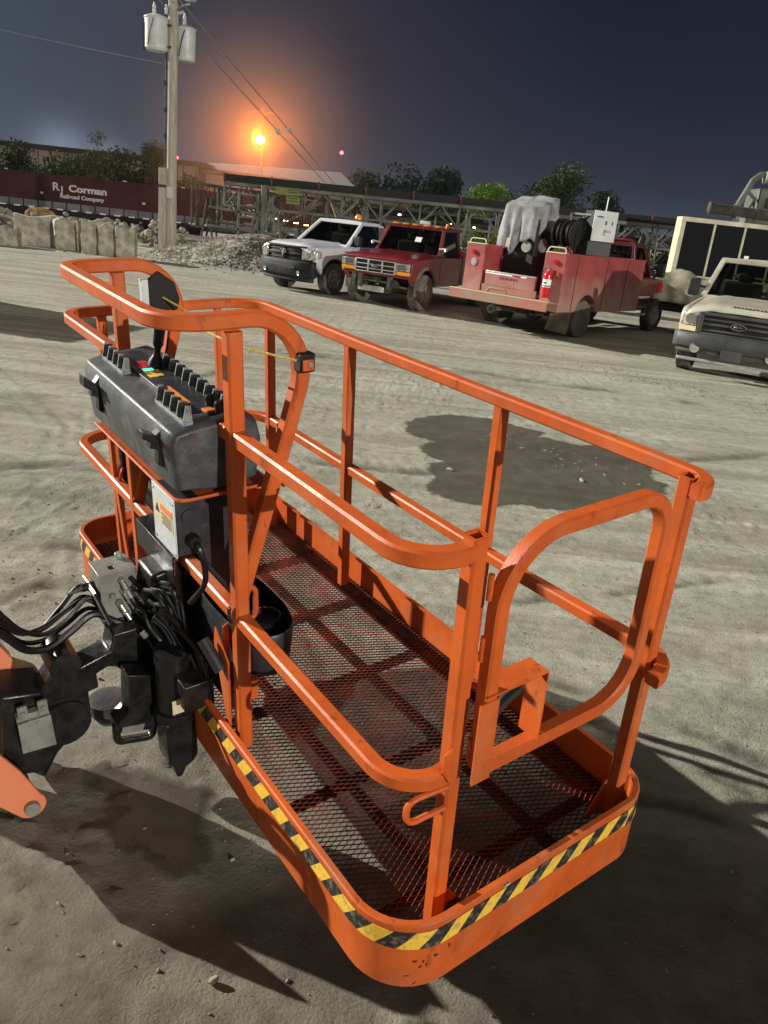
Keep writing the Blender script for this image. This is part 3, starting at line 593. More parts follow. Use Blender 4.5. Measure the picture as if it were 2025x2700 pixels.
def gheight(x, y):
    near = sstep(30, 10, y)*sstep(-0.5, 0.2, y+1)
    h = 0.030*fbm(x*1.1, y*1.1, 3)*near+0.020*fbm(x*6, y*6, 11, 3)*near
    r_ = ruts(x, y); h = h-(0.016*np.clip(r_, 0, 1)-0.008*np.clip(-r_, 0, 1))*near
    clod = sstep(0.02, 0.2, fbm(x*0.8+5, y*0.8, 91, 2))
    h = h+(0.018*np.abs(fbm(x*9, y*9, 101, 4))+0.010*sstep(0.12, 0.25, fbm(x*16, y*16, 111, 2)))*clod*near
    tread = 0.004*np.sin((x*0.8+y*0.35)*55+4*fbm(x*2, y*2, 77))*sstep(0.05, 0.2, fbm(x*0.7, y*1.6, 71, 2))*near
    h = h+tread
    h = h-1.5*sstep(44, 56, y)
    return h
def axis_(segs):
    o = []
    for a, b, s in segs: o += list(np.arange(a, b-1e-6, s))
    return np.array(o)
gx = axis_([(-900, -100, 80), (-100, -40, 6), (-40, -12, 1.0), (-12, -3, 0.2), (-3, 3.2, 0.022), (3.2, 12, 0.2), (12, 40, 1.0), (40, 100, 6), (100, 980, 80)])
gy = axis_([(-60, 0, 5), (0, 1.2, 0.1), (1.2, 4.2, 0.020), (4.2, 9.2, 0.045), (9.2, 16, 0.12), (16, 40, 0.5), (40, 60, 1.0), (60, 150, 8), (150, 1500, 100)])
X, Y = np.meshgrid(gx, gy, indexing='ij'); Z = gheight(X, Y)
nxg, nyg = len(gx), len(gy)
me = bpy.data.meshes.new('ground'); co = np.stack([X, Y, Z], -1).reshape(-1, 3)
I, J = np.meshgrid(np.arange(nxg-1), np.arange(nyg-1), indexing='ij'); q = (I*nyg+J).reshape(-1)
F = np.stack([q, q+nyg, q+nyg+1, q+1], -1)
me.vertices.add(len(co)); me.vertices.foreach_set('co', co.reshape(-1)); me.loops.add(F.size); me.loops.foreach_set('vertex_index', F.reshape(-1))
me.polygons.add(len(F)); me.polygons.foreach_set('loop_start', np.arange(0, F.size, 4)); me.polygons.foreach_set('loop_total', np.full(len(F), 4)); me.update(calc_edges=True); me.validate()
me.polygons.foreach_set('use_smooth', [True]*len(F))
def ground_mat(name, wet=False):
    m = bpy.data.materials.new(name); m.use_nodes = True; n = m.node_tree.nodes; l = m.node_tree.links; b = n['Principled BSDF']
    b.inputs['Roughness'].default_value = 0.38 if wet else 0.9; b.inputs['Specular IOR Level'].default_value = 0.5 if wet else 0.25
    geo = n.new('ShaderNodeNewGeometry'); P = geo.outputs['Position']
    def noise(scale, det, rot=0, st=(1, 1, 1), rough=0.6, dist=0.0):
        mp = n.new('ShaderNodeMapping'); mp.inputs['Scale'].default_value = st; mp.inputs['Rotation'].default_value = (0, 0, rad(rot)); l.new(P, mp.inputs[0])
        z = n.new('ShaderNodeTexNoise'); z.inputs['Scale'].default_value = scale; z.inputs['Detail'].default_value = det; z.inputs['Roughness'].default_value = rough; z.inputs['Distortion'].default_value = dist
        l.new(mp.outputs[0], z.inputs['Vector']); return z.outputs['Fac']
    def rng(s, a, b_, c=0.0, d=1.0):
        r = n.new('ShaderNodeMapRange'); l.new(s, r.inputs[0]); r.inputs[1].default_value = a; r.inputs[2].default_value = b_; r.inputs[3].default_value = c; r.inputs[4].default_value = d; return r.outputs[0]
    def mix(f, a, b_, mode='MIX'):
        x = n.new('ShaderNodeMix'); x.data_type = 'RGBA'; x.blend_type = mode
        if isinstance(f, (int, float)): x.inputs[0].default_value = f
        else: l.new(f, x.inputs[0])
        for i, v in ((6, a), (7, b_)):
            if isinstance(v, tuple): x.inputs[i].default_value = (*v, 1)
            else: l.new(v, x.inputs[i])
        return x.outputs[2]
    def mul(a, b_):
        q_ = n.new('ShaderNodeMath'); q_.operation = 'MULTIPLY'; l.new(a, q_.inputs[0])
        if isinstance(b_, (int, float)): q_.inputs[1].default_value = b_
        else: l.new(b_, q_.inputs[1])
        return q_.outputs[0]
    base = mix(rng(noise(0.5, 5, dist=0.6), 0.35, 0.65), (0.46, 0.45, 0.37), (0.36, 0.35, 0.28))
    # long sweeping tyre streaks, two directions
    base = mix(mul(rng(noise(1.0, 5, 8, (0.14, 1.6, 1), 0.66, 0.6), 0.47, 0.62), 0.5), base, (0.22, 0.205, 0.155))
    base = mix(mul(rng(noise(0.7, 5, -24, (0.10, 2.2, 1), 0.66, 0.6), 0.52, 0.62), 0.42), base, (0.19, 0.175, 0.135))
    base = mix(mul(rng(noise(1.3, 3, 3, (0.10, 3.4, 1), 0.55, 0.3), 0.54, 0.64), 0.35), base, (0.60, 0.585, 0.48))
    base = mix(mul(rng(noise(9, 6), 0.46, 0.66), 0.5), base, (0.20, 0.185, 0.14))
    base = mix(mul(rng(noise(60, 3), 0.6, 0.72), 0.45), base, (0.62, 0.60, 0.52))
    base = mix(mul(rng(noise(45, 4), 0.58, 0.74), 0.6), base, (0.11, 0.10, 0.075))
    ra = n.new('ShaderNodeAttribute'); ra.attribute_name = 'rut'; base = mix(mul(ra.outputs['Fac'], rng(noise(12, 5), 0.3, 0.6, 0.45, 1.0)), base, (0.12, 0.105, 0.08))
    # loose dirt nearest the machine, light falloff painted into its darker colour
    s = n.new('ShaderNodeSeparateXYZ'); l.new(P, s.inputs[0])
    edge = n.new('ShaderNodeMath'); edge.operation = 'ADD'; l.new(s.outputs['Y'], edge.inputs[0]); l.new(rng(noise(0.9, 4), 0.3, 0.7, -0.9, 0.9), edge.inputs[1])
    near_dim = rng(edge.outputs[0], 3.4, 1.7)
    base = mix(mul(near_dim, 0.8), base, mix(rng(noise(7, 5), 0.35, 0.65), (0.115, 0.095, 0.07), (0.21, 0.185, 0.14)))
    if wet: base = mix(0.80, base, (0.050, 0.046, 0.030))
    l.new(base, b.inputs['Base Color'])
    h = mul(noise(18, 10, rough=0.78), rng(noise(1.4, 4), 0.38, 0.62, 0.35, 1.2)); h2 = noise(90, 5)
    ad = n.new('ShaderNodeMath'); ad.operation = 'MULTIPLY_ADD'; l.new(h2, ad.inputs[0]); ad.inputs[1].default_value = 0.3; l.new(h, ad.inputs[2])
    bp = n.new('ShaderNodeBump'); bp.inputs['Strength'].default_value = 0.3 if wet else 0.9; bp.inputs['Distance'].default_value = 0.03; l.new(ad.outputs[0], bp.inputs['Height']); l.new(bp.outputs[0], b.inputs['Normal'])
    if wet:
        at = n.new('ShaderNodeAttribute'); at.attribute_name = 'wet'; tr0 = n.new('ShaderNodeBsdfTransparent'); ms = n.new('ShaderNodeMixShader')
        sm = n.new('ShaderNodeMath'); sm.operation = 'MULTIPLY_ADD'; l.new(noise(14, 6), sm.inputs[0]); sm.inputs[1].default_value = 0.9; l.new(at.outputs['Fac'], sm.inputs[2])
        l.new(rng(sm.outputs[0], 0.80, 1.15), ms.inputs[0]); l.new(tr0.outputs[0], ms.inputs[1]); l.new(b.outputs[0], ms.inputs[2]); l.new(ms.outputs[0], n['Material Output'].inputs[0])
    return m
M['dirt'] = ground_mat('packed_dirt'); M['wet'] = ground_mat('wet_shade_dirt', True)  # second one is wet ground, also laid down as painted jib shade
at_ = me.attributes.new('rut', 'FLOAT', 'POINT'); at_.data.foreach_set('value', np.clip(ruts(X, Y), 0, 1).reshape(-1).astype(np.float32))
me.materials.append(M['dirt']); go = bpy.data.objects.new('ground', me); LK(go); tag(go, kind='structure')

# a wet patch and a painted patch of jib shade: thin skins following the ground
def patch(pts, seed, label, soft=0.09):
    P = np.array(pts); mn = P.min(0)-0.35; mxx = P.max(0)+0.35; st_ = 0.03 if (mxx-mn).max() < 2 else 0.05
    xs = np.arange(mn[0], mxx[0], st_); ys = np.arange(mn[1], mxx[1], st_); X_, Y_ = np.meshgrid(xs, ys, indexing='ij')
    ins = np.zeros(X_.shape, bool); dd = np.full(X_.shape, 1e9); n_ = len(P)
    for i in range(n_):
        a, b_ = P[i], P[(i+1) % n_]; c1 = (a[1] > Y_) != (b_[1] > Y_); xi = (b_[0]-a[0])*(Y_-a[1])/(b_[1]-a[1]+1e-12)+a[0]; ins ^= c1 & (X_ < xi)
        ab = b_-a; t = np.clip(((X_-a[0])*ab[0]+(Y_-a[1])*ab[1])/(ab@ab), 0, 1); dd = np.minimum(dd, np.hypot(X_-a[0]-t*ab[0], Y_-a[1]-t*ab[1]))
    sd = np.where(ins, dd, -dd); w = 0.5+sd/(2*soft)+0.55*fbm(X_*7, Y_*7, seed, 4)+0.5*fbm(X_*1.6, Y_*6, seed+9, 3)
    Z_ = gheight(X_, Y_)+0.005; nx_, ny_ = X_.shape; keep = w > -0.6
    idx = np.arange(nx_*ny_).reshape(nx_, ny_); v = np.stack([X_, Y_, Z_], -1).reshape(-1, 3); F_ = []
    for i in range(nx_-1):
        for j in range(ny_-1):
            if keep[i:i+2, j:j+2].all(): F_.append((idx[i, j], idx[i+1, j], idx[i+1, j+1], idx[i, j+1]))
    m_ = bpy.data.meshes.new('wet_shade_patch'); m_.from_pydata(v.tolist(), [], [tuple(map(int, q_)) for q_ in F_]); at = m_.attributes.new('wet', 'FLOAT', 'POINT'); at.data.foreach_set('value', w.reshape(-1).astype(np.float32))
    bm = bmesh.new(); bm.from_mesh(m_); bmesh.ops.delete(bm, geom=[v_ for v_ in bm.verts if not v_.link_faces], context='VERTS'); bm.to_mesh(m_); bm.free()
    m_.materials.append(M['wet']); m_.polygons.foreach_set('use_smooth', [True]*len(m_.polygons))
    ob = bpy.data.objects.new('wet_shade_patch', m_); LK(ob); tag(ob, label, 'wet patch', kind='stuff')
G_PUDDLE1 = [(0.09, 8.41), (0.28, 8.83), (0.65, 9.08), (1.12, 9.11), (1.36, 8.88), (1.68, 8.70), (1.56, 8.45), (1.89, 8.29), (2.31, 8.43), (2.61, 8.04), (2.57, 7.46), (2.42, 7.26), (2.57, 7.10), (2.35, 6.69), (2.40, 6.47), (2.30, 6.10), (2.14, 6.44), (1.57, 6.14), (1.28, 5.99), (1.07, 6.09), (0.83, 5.96), (0.54, 6.01), (0.34, 6.14), (0.30, 6.37), (0.39, 6.53), (0.35, 7.01), (0.48, 7.13), (0.33, 7.23), (0.27, 7.54), (0.44, 7.78), (0.20, 7.96)]
G_JIB_SHADE = [(-1.01, 2.40), (-0.93, 2.45), (-0.81, 2.45), (-0.68, 2.43), (-0.55, 2.39), (-0.53, 2.37), (-0.50, 2.17), (-0.44, 1.99), (-0.59, 2.01), (-0.68, 2.04), (-0.76, 2.07), (-0.83, 2.15), (-0.79, 2.20), (-0.83, 2.25), (-0.92, 2.31)]
patch(G_PUDDLE1, 5, 'dark wet patch on the dirt behind the basket')
patch(G_JIB_SHADE, 6, 'dark patch painted on the dirt as the shade under the jib')

M['stone'] = mat('pale_stone', (0.50, 0.47, 0.40), 0.85, noise=0.4, nscale=20, bump=0.5, bscale=30)
M['pebbles'] = mat('small_pebbles', (0.30, 0.285, 0.23), 0.9, noise=0.5, nscale=3)
M['gravel'] = mat('gravel_stone', (0.36, 0.34, 0.28), 0.9, nscale=1.8, col2=(0.17, 0.155, 0.12), bump=0.6, bscale=12)
_ico = {}
def rock(m_, c, r_, rn, sub=1):
    if sub not in _ico:
        b = bmesh.new(); bmesh.ops.create_icosphere(b, subdivisions=sub, radius=1.0)
        _ico[sub] = (np.array([v.co[:] for v in b.verts]), [tuple(v.index for v in f.verts) for f in b.faces]); b.free()
    V, Fc = _ico[sub]
    A = V*np.array([rn.uniform(0.7, 1.2), rn.uniform(0.6, 1.1), rn.uniform(0.45, 0.8)])*r_*(1+np.array([rn.uniform(-0.15, 0.12) for _ in range(len(V))])[:, None])
    a, b_ = rn.random()*6.28, rn.random()*3; Rz = np.array([[math.cos(a), -math.sin(a), 0], [math.sin(a), math.cos(a), 0], [0, 0, 1]]); Rx = np.array([[1, 0, 0], [0, math.cos(b_), -math.sin(b_)], [0, math.sin(b_), math.cos(b_)]])
    A = A @ (Rz @ Rx).T+np.array([float(q) for q in c]); k = len(m_.v); m_.v.extend(map(tuple, A.tolist())); m_.f.extend([tuple(i+k for i in f) for f in Fc])
rn = random.Random(9)
for (x, y, r_, lb) in ((-0.33, 1.62, 0.018, 'white pebble on dark dirt left of the basket corner'), (0.55, 6.9, 0.030, 'white pebble in the near side of the wet patch'), (1.75, 6.95, 0.032, 'white pebble at the right edge of the wet patch')):
    m_ = MB(); rock(m_, (x, y, 0.012+float(gheight(np.array([x]), np.array([y]))[0])), r_, rn, 2); tag(m_.build('pebble', 'stone', smooth=True), lb, 'pebble')
m_ = MB()
for i in range(3600):
    if i < 2900: x, y = rn.uniform(-2.4, 2.8), rn.uniform(1.2, 5.8); r_ = rn.choice((0.002, 0.003, 0.003, 0.004, 0.004, 0.006, 0.009 if rn.random() < .4 else 0.004))
    elif i < 3250: t = rn.random(); x, y = 3.2+2.6*t+rn.gauss(0, .25), 14.4-3.0*t+rn.gauss(0, .45); r_ = rn.uniform(0.007, 0.020)
    else: x, y = rn.uniform(-5, 6), rn.uniform(6, 16); r_ = rn.uniform(0.004, 0.012)
    rock(m_, (x, y, float(gheight(np.array([x]), np.array([y]))[0])+r_*0.2), r_, rn)
tag(m_.build('gravel', 'pebbles'), 'loose pale pebbles scattered on the dirt lot', 'gravel', kind='stuff')

# =================================================================== MOUNDS, PILES
def mound(name, cx, cy, rx_, ry_, h, seed, m, kind, label=None, cat=None, rot=0.0, rough=0.35, res=60, z0=-0.05, scale=0.8):
    def fn(u, v):
        a, b_ = (u*2-1), (v*2-1); d = math.sqrt(a*a+b_*b_); px_, py_ = a*rx_, b_*ry_
        nz_ = float(fbm(np.array([px_*scale+40]), np.array([py_*scale+40]), seed)[0]); n2 = float(fbm(np.array([px_*scale*5+40]), np.array([py_*scale*5+40]), seed+5)[0])
        z = h*max(0, 1-d**1.6)*(1+rough*3*nz_)+0.22*rough*n2*(1 if d < 1 else 0)*min(h, 1.2)+z0*(d)
        return (cx+px_*math.cos(rot)-py_*math.sin(rot), cy+px_*math.sin(rot)+py_*math.cos(rot), z)
    o = MB().grid(fn, res, res).build(name, m, smooth='all'); tag(o, label, cat, kind=kind); return fn
M['berm'] = mat('bare_earth', (0.17, 0.155, 0.12), 0.95, nscale=0.9, col2=(0.075, 0.068, 0.05), bump=0.9, bscale=6)
M['grassy'] = mat('weedy_earth', (0.10, 0.12, 0.04), 0.95, nscale=2.5, col2=(0.12, 0.10, 0.06), bump=0.9, bscale=8)
mound('terrain', -17, 42, 14, 5.5, 0.42, 21, 'berm', 'structure', res=90)
mound('terrain', -20.5, 36, 4.5, 4, 0.95, 25, 'berm', 'structure')
mound('terrain', -4, 42, 12, 5, 0.55, 28, 'berm', 'structure', res=80)
mound('terrain', 6, 40, 14, 4, 0.35, 31, 'grassy', 'structure')
fn1 = mound('dirt_mound', -5.6, 30.6, 4.6, 2.9, 0.95, 41, 'gravel', 'stuff', 'heap of pale broken gravel beside the white pickup', 'gravel heap', rot=-0.35, rough=0.2, res=110)
m_ = MB()
for i in range(4200):
    a = rn.random()*6.28; d = math.sqrt(rn.random())*0.97; u, v = (1+d*math.cos(a))/2, (1+d*math.sin(a))/2; p = fn1(u, v); rock(m_, p, rn.uniform(0.025, 0.075)*(1.8 if rn.random() < .06 else 0.9), rn)
for i in range(500):
    rock(m_, (rn.uniform(-12, -2.5), rn.gauss(28.6, 1.2), 0.01), rn.uniform(0.015, 0.06), rn)
tag(m_.build('rubble', 'gravel'), 'broken stones lying over the gravel heap by the utility pole', 'rubble', kind='stuff')
m_ = MB()
for i in range(420):
    rock(m_, (rn.uniform(-26, -10), rn.uniform(33, 40), rn.uniform(0.1, 0.9)*max(0, 1-abs(rn.gauss(0, .6)))), rn.uniform(0.06, 0.28), rn)
tag(m_.build('rubble', 'gravel'), 'broken concrete rubble behind the row of concrete blocks', 'rubble', kind='stuff')

# concrete blocks
M['conc'] = mat('rough_concrete', (0.50, 0.48, 0.38), 0.92, nscale=3.5, col2=(0.21, 0.195, 0.15), bump=1.0, bscale=7, lo=0.35, hi=0.65)
blocks = [
    (-13.9, 27.2, 0, 1.3, 0.7, 0.72, 0.25, 'pale concrete block cut by the left edge of the photo'),
    (-12.75, 27.4, 0, 0.62, 0.6, 0.55, 0.2, 'small low grey concrete block, its right side in shadow'),
    (-12.3, 28.6, 0, 1.5, 0.7, 1.0, 0.35, 'long pale concrete block behind the small low grey block'),
    (-11.15, 28.2, 0, 0.85, 0.7, 1.0, 0.5, 'square concrete block just right of the small low grey block'),
    (-10.62, 28.1, 0, 0.30, 0.7, 0.95, 0.35, 'narrow concrete block wedged between two wider blocks'),
    (-10.05, 27.7, 0, 0.72, 0.7, 1.08, 0.25, 'tall concrete block next but one from the right end of the row'),
    (-9.45, 27.5, 0, 0.62, 0.7, 1.02, 0.2, 'concrete block second from the right end of the row with a raised top'),
    (-8.82, 27.3, 0, 0.60, 0.7, 1.0, 0.2, 'last concrete block at the right end of the row, nearest the utility pole'),
    (-9.75, 27.95, 0.95, 0.5, 0.4, 0.20, 0.2, 'low concrete lump sitting on top of the tall blocks')]
for (x, y, z, wx, wy, wz, rz, lb) in blocks:
    x -= 0.55
    b = bmesh.new(); bmesh.ops.create_cube(b, size=1); bmesh.ops.subdivide_edges(b, edges=b.edges[:], cuts=5, use_grid_fill=True)
    for v in b.verts:
        p = v.co; e = 1-0.05*max(0, abs(p.x)*2-0.8)*max(0, abs(p.z)*2-0.8)*20*0.3
        v.co = Vector((p.x*wx*e, p.y*wy, p.z*wz*e+(0.06*math.sin(p.x*7+x*3) if p.z > 0.45 else 0)))+Vector([rn.uniform(-.022, .022) for _ in range(3)])
    m_ = bpy.data.meshes.new('concrete_block'); b.to_mesh(m_); b.free(); m_.materials.append(M['conc'])
    o = bpy.data.objects.new('concrete_block', m_); LK(o); o.location = (x, y, z+wz/2-0.03); o.rotation_euler = (0, rn.uniform(-.02, .02), rz)
    m_.polygons.foreach_set('use_smooth', [True]*len(m_.polygons)); md = o.modifiers.new('b', 'BEVEL'); md.width = 0.05; md.segments = 2; md.limit_method = 'ANGLE'; md.angle_limit = rad(50)
    tag(o, lb, 'concrete block', 'concrete blocks lined up at the edge of the lot')
m_ = MB().prism([(-1.0, 0), (-0.95, 0.55), (-0.5, 0.95), (0.35, 0.85), (0.95, 0.35), (1.05, 0)], 1, -0.5, 0.5)
o = m_.build('steel_bucket', mat('rusty_yellow_paint', (0.62, 0.40, 0.14), 0.8, nscale=3, col2=(0.30, 0.16, 0.07), bump=0.4, bscale=9), bevel=0.04); o.location = (-16.0, 36.0, 0.42); o.rotation_euler = (0, 0.12, -0.3); o.scale = (0.62, 0.8, 0.62)
tag(o, 'rusty yellow steel bucket lying on the earth mound behind the concrete blocks', 'bucket')

# =================================================================== UTILITY POLES
M['wood'] = mat('weathered_pole_wood', (0.50, 0.47, 0.38), 0.9, nscale=3, col2=(0.33, 0.30, 0.24), bump=0.5, bscale=12, stretch=(6, 6, 0.5))
M['tank'] = mat('pale_grey_enamel', (0.62, 0.66, 0.67), 0.4, noise=0.18, nscale=3)
M['porcelain'] = mat('glazed_insulator', (0.60, 0.58, 0.60), 0.25)
M['darkmetal'] = mat('dark_galvanised_steel', (0.09, 0.09, 0.09), 0.5, metal=0.5, noise=0.4)
M['galv'] = mat('galvanised_steel', (0.40, 0.40, 0.38), 0.5, metal=0.5, noise=0.4)
up = empty('utility_pole', (-9.55, 33.0, 0)); tag(up, 'tall weathered wooden utility pole carrying two grey transformers', 'utility pole')
MB().tube([(0, 0, -0.3), (0.02, 0, 14)], 0.2, 16, rb=[1.05, 0.8]).build('pole', 'wood', up, smooth=True)
def transformer(x, y, z, h, r_):
    e = MB(); e.lathe([(r_*0.9, 0), (r_*0.93, 0.04), (r_, 0.06), (r_, h-0.08), (r_*1.06, h-0.06), (r_*1.06, h-0.02), (r_*0.5, h+0.08), (0, h+0.10)], (x, y, z), 2, 24); o = e.build('transformer', 'tank', up, smooth=True)
    MB().lathe([(0.05, 0), (0.085, 0.02), (0.05, 0.10), (0.08, 0.13), (0.045, 0.22), (0.07, 0.25), (0.035, 0.36), (0.02, 0.42), (0, 0.43)], (x-0.08, y, z+h+0.05), 2, 12).build('insulator', 'porcelain', o, smooth=True)
    MB().tube(catmull([(x+0.02, y-r_-0.02, z+h-0.12), (x-0.08, y-r_-0.05, z+h*0.55), (x-0.18, y-r_-0.03, z+0.1)], 5), 0.022, 6).build('lead_wire', 'darkmetal', o, smooth=True)
    b = MB(); b.bb(min(x, 0), max(x, 0), y-0.05, y+0.05, z+h*0.75, z+h*0.75+0.08); b.bb(min(x, 0), max(x, 0), y-0.05, y+0.05, z+0.12, z+0.2); b.bb(x-r_*1.05, x-r_*0.9, y-0.2, y-0.05, z-0.05, z+h*0.8); b.build('mounting_bracket', 'darkmetal', o)
transformer(-0.56, -0.15, 6.98, 1.08, 0.42); transformer(0.47, 0.12, 6.78, 1.08, 0.33)
ar = MB(); ar.tube(catmull([(0.15, -0.1, 8.35), (0.4, -0.3, 8.46), (0.75, -0.5, 8.5)], 4), 0.03, 6); ar.build('lamp_arm', 'galv', up)
ar = MB(); ar.lathe([(0.1, -0.1), (0.26, -0.06), (0.28, 0.12), (0.2, 0.36), (0, 0.4)], (0.72, -0.55, 8.68), 2, 14); ar.build('lamp_head', 'tank', up, smooth=True)
MB().tube([(0.2, -0.1, 8.25), (0.42, -0.2, 8.3)], 0.05, 8, rb=[1, 1]).build('insulator', 'porcelain', up)
MB().lathe([(0.05, 0), (0.06, 0.15), (0.03, 0.3)], (-0.22, -0.1, 8.2), 2, 10).build('insulator', 'porcelain', up)
MB().bb(-0.16, 0.10, -0.215, -0.2, 2.0, 2.4).build('notice_plate', 'tank', up)
st = MB()
for z, s_ in ((4.1, -1), (5.0, -1), (5.9, -1), (2.7, -1)): st.bb(-0.3 if s_ < 0 else 0.15, -0.15 if s_ < 0 else 0.3, -0.06, 0.06, z, z+0.16)
st.build('step_bracket', 'darkmetal', up); MB().tube([(-0.23, -0.05, 0), (-0.23, -0.05, 7.0)], 0.03, 6).build('conduit', 'darkmetal', up)
sp_ = empty('stub_pole', (-9.80, 32.75, 0)); tag(sp_, 'short square grey post standing against the left of the utility pole', 'post')
MB().bb(-0.14, 0.14, -0.14, 0.14, -0.2, 3.05).build('post', 'wood', sp_, bevel=0.01); MB().bb(-0.16, 0.16, -0.17, -0.14, 2.35, 2.45).build('strap', 'darkmetal', sp_)
def wire(a, b, sag, r_, label, cat='cable', name='guy_wire', m='galv', n=24):
    a, b = Vector(a), Vector(b); pts = [a+(b-a)*(i/n)-Vector((0, 0, 4*sag*(i/n)*(1-i/n))) for i in range(n+1)]
    o = MB().tube(pts, r_, 5).build(name, m, smooth=True); tag(o, label, cat); return pts, o
wire((-9.95, 33, 6.62), (-40, 30, 10.5), 0.5, 0.011, 'thin faint cable leaving the utility pole to the left', name='service_cable')
for (a, b, p, lb, lb2) in (((-11.6, 26.5, 10.4), (-5.25, 48.4, 3.62), 0.735, 'left of the two slanting guy wires, running down to the conveyors', 'white strain insulator on the left slanting guy wire'),
                      ((-10.9, 26.0, 10.6), (-4.78, 48.4, 3.68), 0.745, 'right of the two slanting guy wires, running down to the conveyors', 'white strain insulator on the right slanting guy wire')):
    pts, o = wire(a, b, 0.05, 0.022, lb)
    i = int(p*24); MB().tube([pts[i]-(pts[i+1]-pts[i]).normalized()*0.02, pts[i]+(pts[i+1]-pts[i]).normalized()*0.30], 0.10, 10, rb=[1, 1]).build('insulator', 'porcelain', o, smooth=True)

# =================================================================== TRAIN
M['car_red'] = mat('dark_red_railcar_paint', (0.065, 0.009, 0.010), 0.7, nscale=0.4, col2=(0.042, 0.008, 0.008))
M['car_grey'] = mat('railcar_side_sill', (0.24, 0.24, 0.27), 0.7, nscale=1.0, col2=(0.16, 0.16, 0.19))
M['white'] = mat('white_lettering', (0.68, 0.66, 0.66), 0.6)
M['refl'] = mat('white_reflector', (0.95, 0.95, 0.95), 0.3)
M['blackp'] = mat('matt_black_paint', (0.012, 0.012, 0.012), 0.7)
def text(s, size, parent, name, m, loc, rot=(rad(90), 0, 0), ext=0.004, align='CENTER', sx=1.0, bold=0.0):
    c = bpy.data.curves.new(name, 'FONT'); c.body = s; c.size = size; c.extrude = ext; c.align_x = align; c.offset = bold
    c.materials.append(M[m] if isinstance(m, str) else m); tmp = bpy.data.objects.new(name, c); LK(tmp); bpy.context.view_layer.update(); me_ = bpy.data.meshes.new_from_object(tmp.evaluated_get(bpy.context.evaluated_depsgraph_get())); bpy.data.objects.remove(tmp); bpy.data.curves.remove(c)
    me_.transform(Matrix.Diagonal((sx, 1, 1, 1))); me_.transform(Euler(rot).to_matrix().to_4x4()); me_.transform(Matrix.Translation(loc)); o = bpy.data.objects.new(name, me_); LK(o); o.parent = parent; return o
def railcar(x0, y, z, label, L_=15.0):
    r_ = empty('railcar', (x0, y, z)); tag(r_, label, 'railcar', 'dark red railcars standing in one train')
    b = MB(); b.prism([(0.1, 0.66), (L_-0.1, 0.66), (L_, 0.9), (L_, 2.76), (0, 2.76), (0, 0.9)], 1, 0.0, 2.9); b.bb(-0.02, L_+0.02, -0.07, 0.0, 2.70, 2.80); b.build('body', 'car_red', r_)
    s_ = MB(); s_.bb(0.1, L_-0.1, -0.02, 0.05, 0.1, 0.66); s_.build('side_sill', 'car_grey', r_)
    q_ = MB(); n_ = int(L_/1.15)
    for i in range(n_+1): x = 0.15+(L_-0.3)*i/n_; q_.bb(x-0.035, x+0.035, -0.09, -0.02, 0.1, 0.66)
    q_.bb(0.1, L_-0.1, -0.09, -0.02, -0.35, 0.1); q_.build('rib_and_shade', 'blackp', r_)  # long black strip below the sill stands in for the shade beneath
    q_ = MB()
    for i in range(n_): x = 0.15+(L_-0.3)*(i+0.55)/n_; q_.bb(x-0.26, x+0.26, -0.10, -0.091, 0.06, 0.17)
    q_.build('reflector', 'refl', r_)
    t = text('R', 0.86, r_, 'lettering', 'white', (5.28, -0.012, 1.58), sx=1.15, bold=0.018); text('J', 0.66, r_, 'lettering', 'white', (5.80, -0.012, 1.48), sx=1.3, bold=0.018); text('Corman', 0.72, r_, 'lettering', 'white', (7.95, -0.012, 1.60), sx=1.32, bold=0.03); text('Railroad Company', 0.42, r_, 'lettering', 'white', (7.45, -0.012, 1.05), sx=1.16, bold=0.018)
    q_ = MB()
    for x in (1.4, 13.6):
        for a in (-0.9, 0.9): q_.lathe([(0.45, -0.02), (0.45, 0.1), (0.38, 0.12), (0, 0.1)], (x+a, 0.4, -1.0), 1, 20)
        q_.bb(x-1.2, x+1.2, 0.2, 0.5, -1.0, -0.35)
    q_.build('wheel_truck', 'blackp', r_)
    for x, z_ in ((1.2, 2.84), (11.0, 2.84)): MB().bb(x-0.12, x+0.12, 0, 0.1, z_-0.06, z_+0.05).build('marking', 'white', r_)
    for x in (4.1, 12.6): MB().bb(x-0.13, x+0.13, -0.02, -0.005, 1.2, 1.36).build('marking', 'white', r_)
    return r_
railcar(-49.9, 70, 0.02, 'dark red railcar at the left edge behind the earth mounds', 14.7)
railcar(-35.15, 70, 0.02, 'dark red railcar lettered in white, left of the utility pole', 14.7)
railcar(-20.5, 70, 0.02, 'dark red railcar lettered in white, behind the conveyor end right of the pole', 14.7)
tr = MB().bb(-60, 12, 69.9, 72.9, -2.0, -1.55); tag(tr.build('railway_bed', 'berm'), kind='structure')

# =================================================================== FAR WAREHOUSE
M['siding'] = mat('tan_metal_siding', (0.33, 0.31, 0.25), 0.8, nscale=0.3, col2=(0.26, 0.245, 0.20))
M['roofm'] = mat('dark_roofing', (0.045, 0.045, 0.045), 0.8, noise=0.3)
M['rooflight'] = mat('pale_roof_sheet', (0.24, 0.21, 0.20), 0.7)
wh = empty('warehouse', (0, 0, 0)); tag(wh, 'long low tan warehouse with a dark roof edge beyond the train', 'warehouse')
b = MB(); b.bb(-130, -28.5, 110, 150, -2, 6.0); b.build('wall', 'siding', wh)
b = MB(); b.bb(-131, -28, 109.6, 150, 6.0, 6.62); b.build('roof', 'roofm', wh); b = MB()
for i in range(60): b.bb(-129+i*1.7, -128.93+i*1.7, 109.93, 110, -2, 6.0)
b.build('siding_rib', 'roofm', wh)
w2 = empty('warehouse', (0, 0, 0)); tag(w2, 'tan warehouse with a pale lit roof right of the utility pole', 'warehouse')
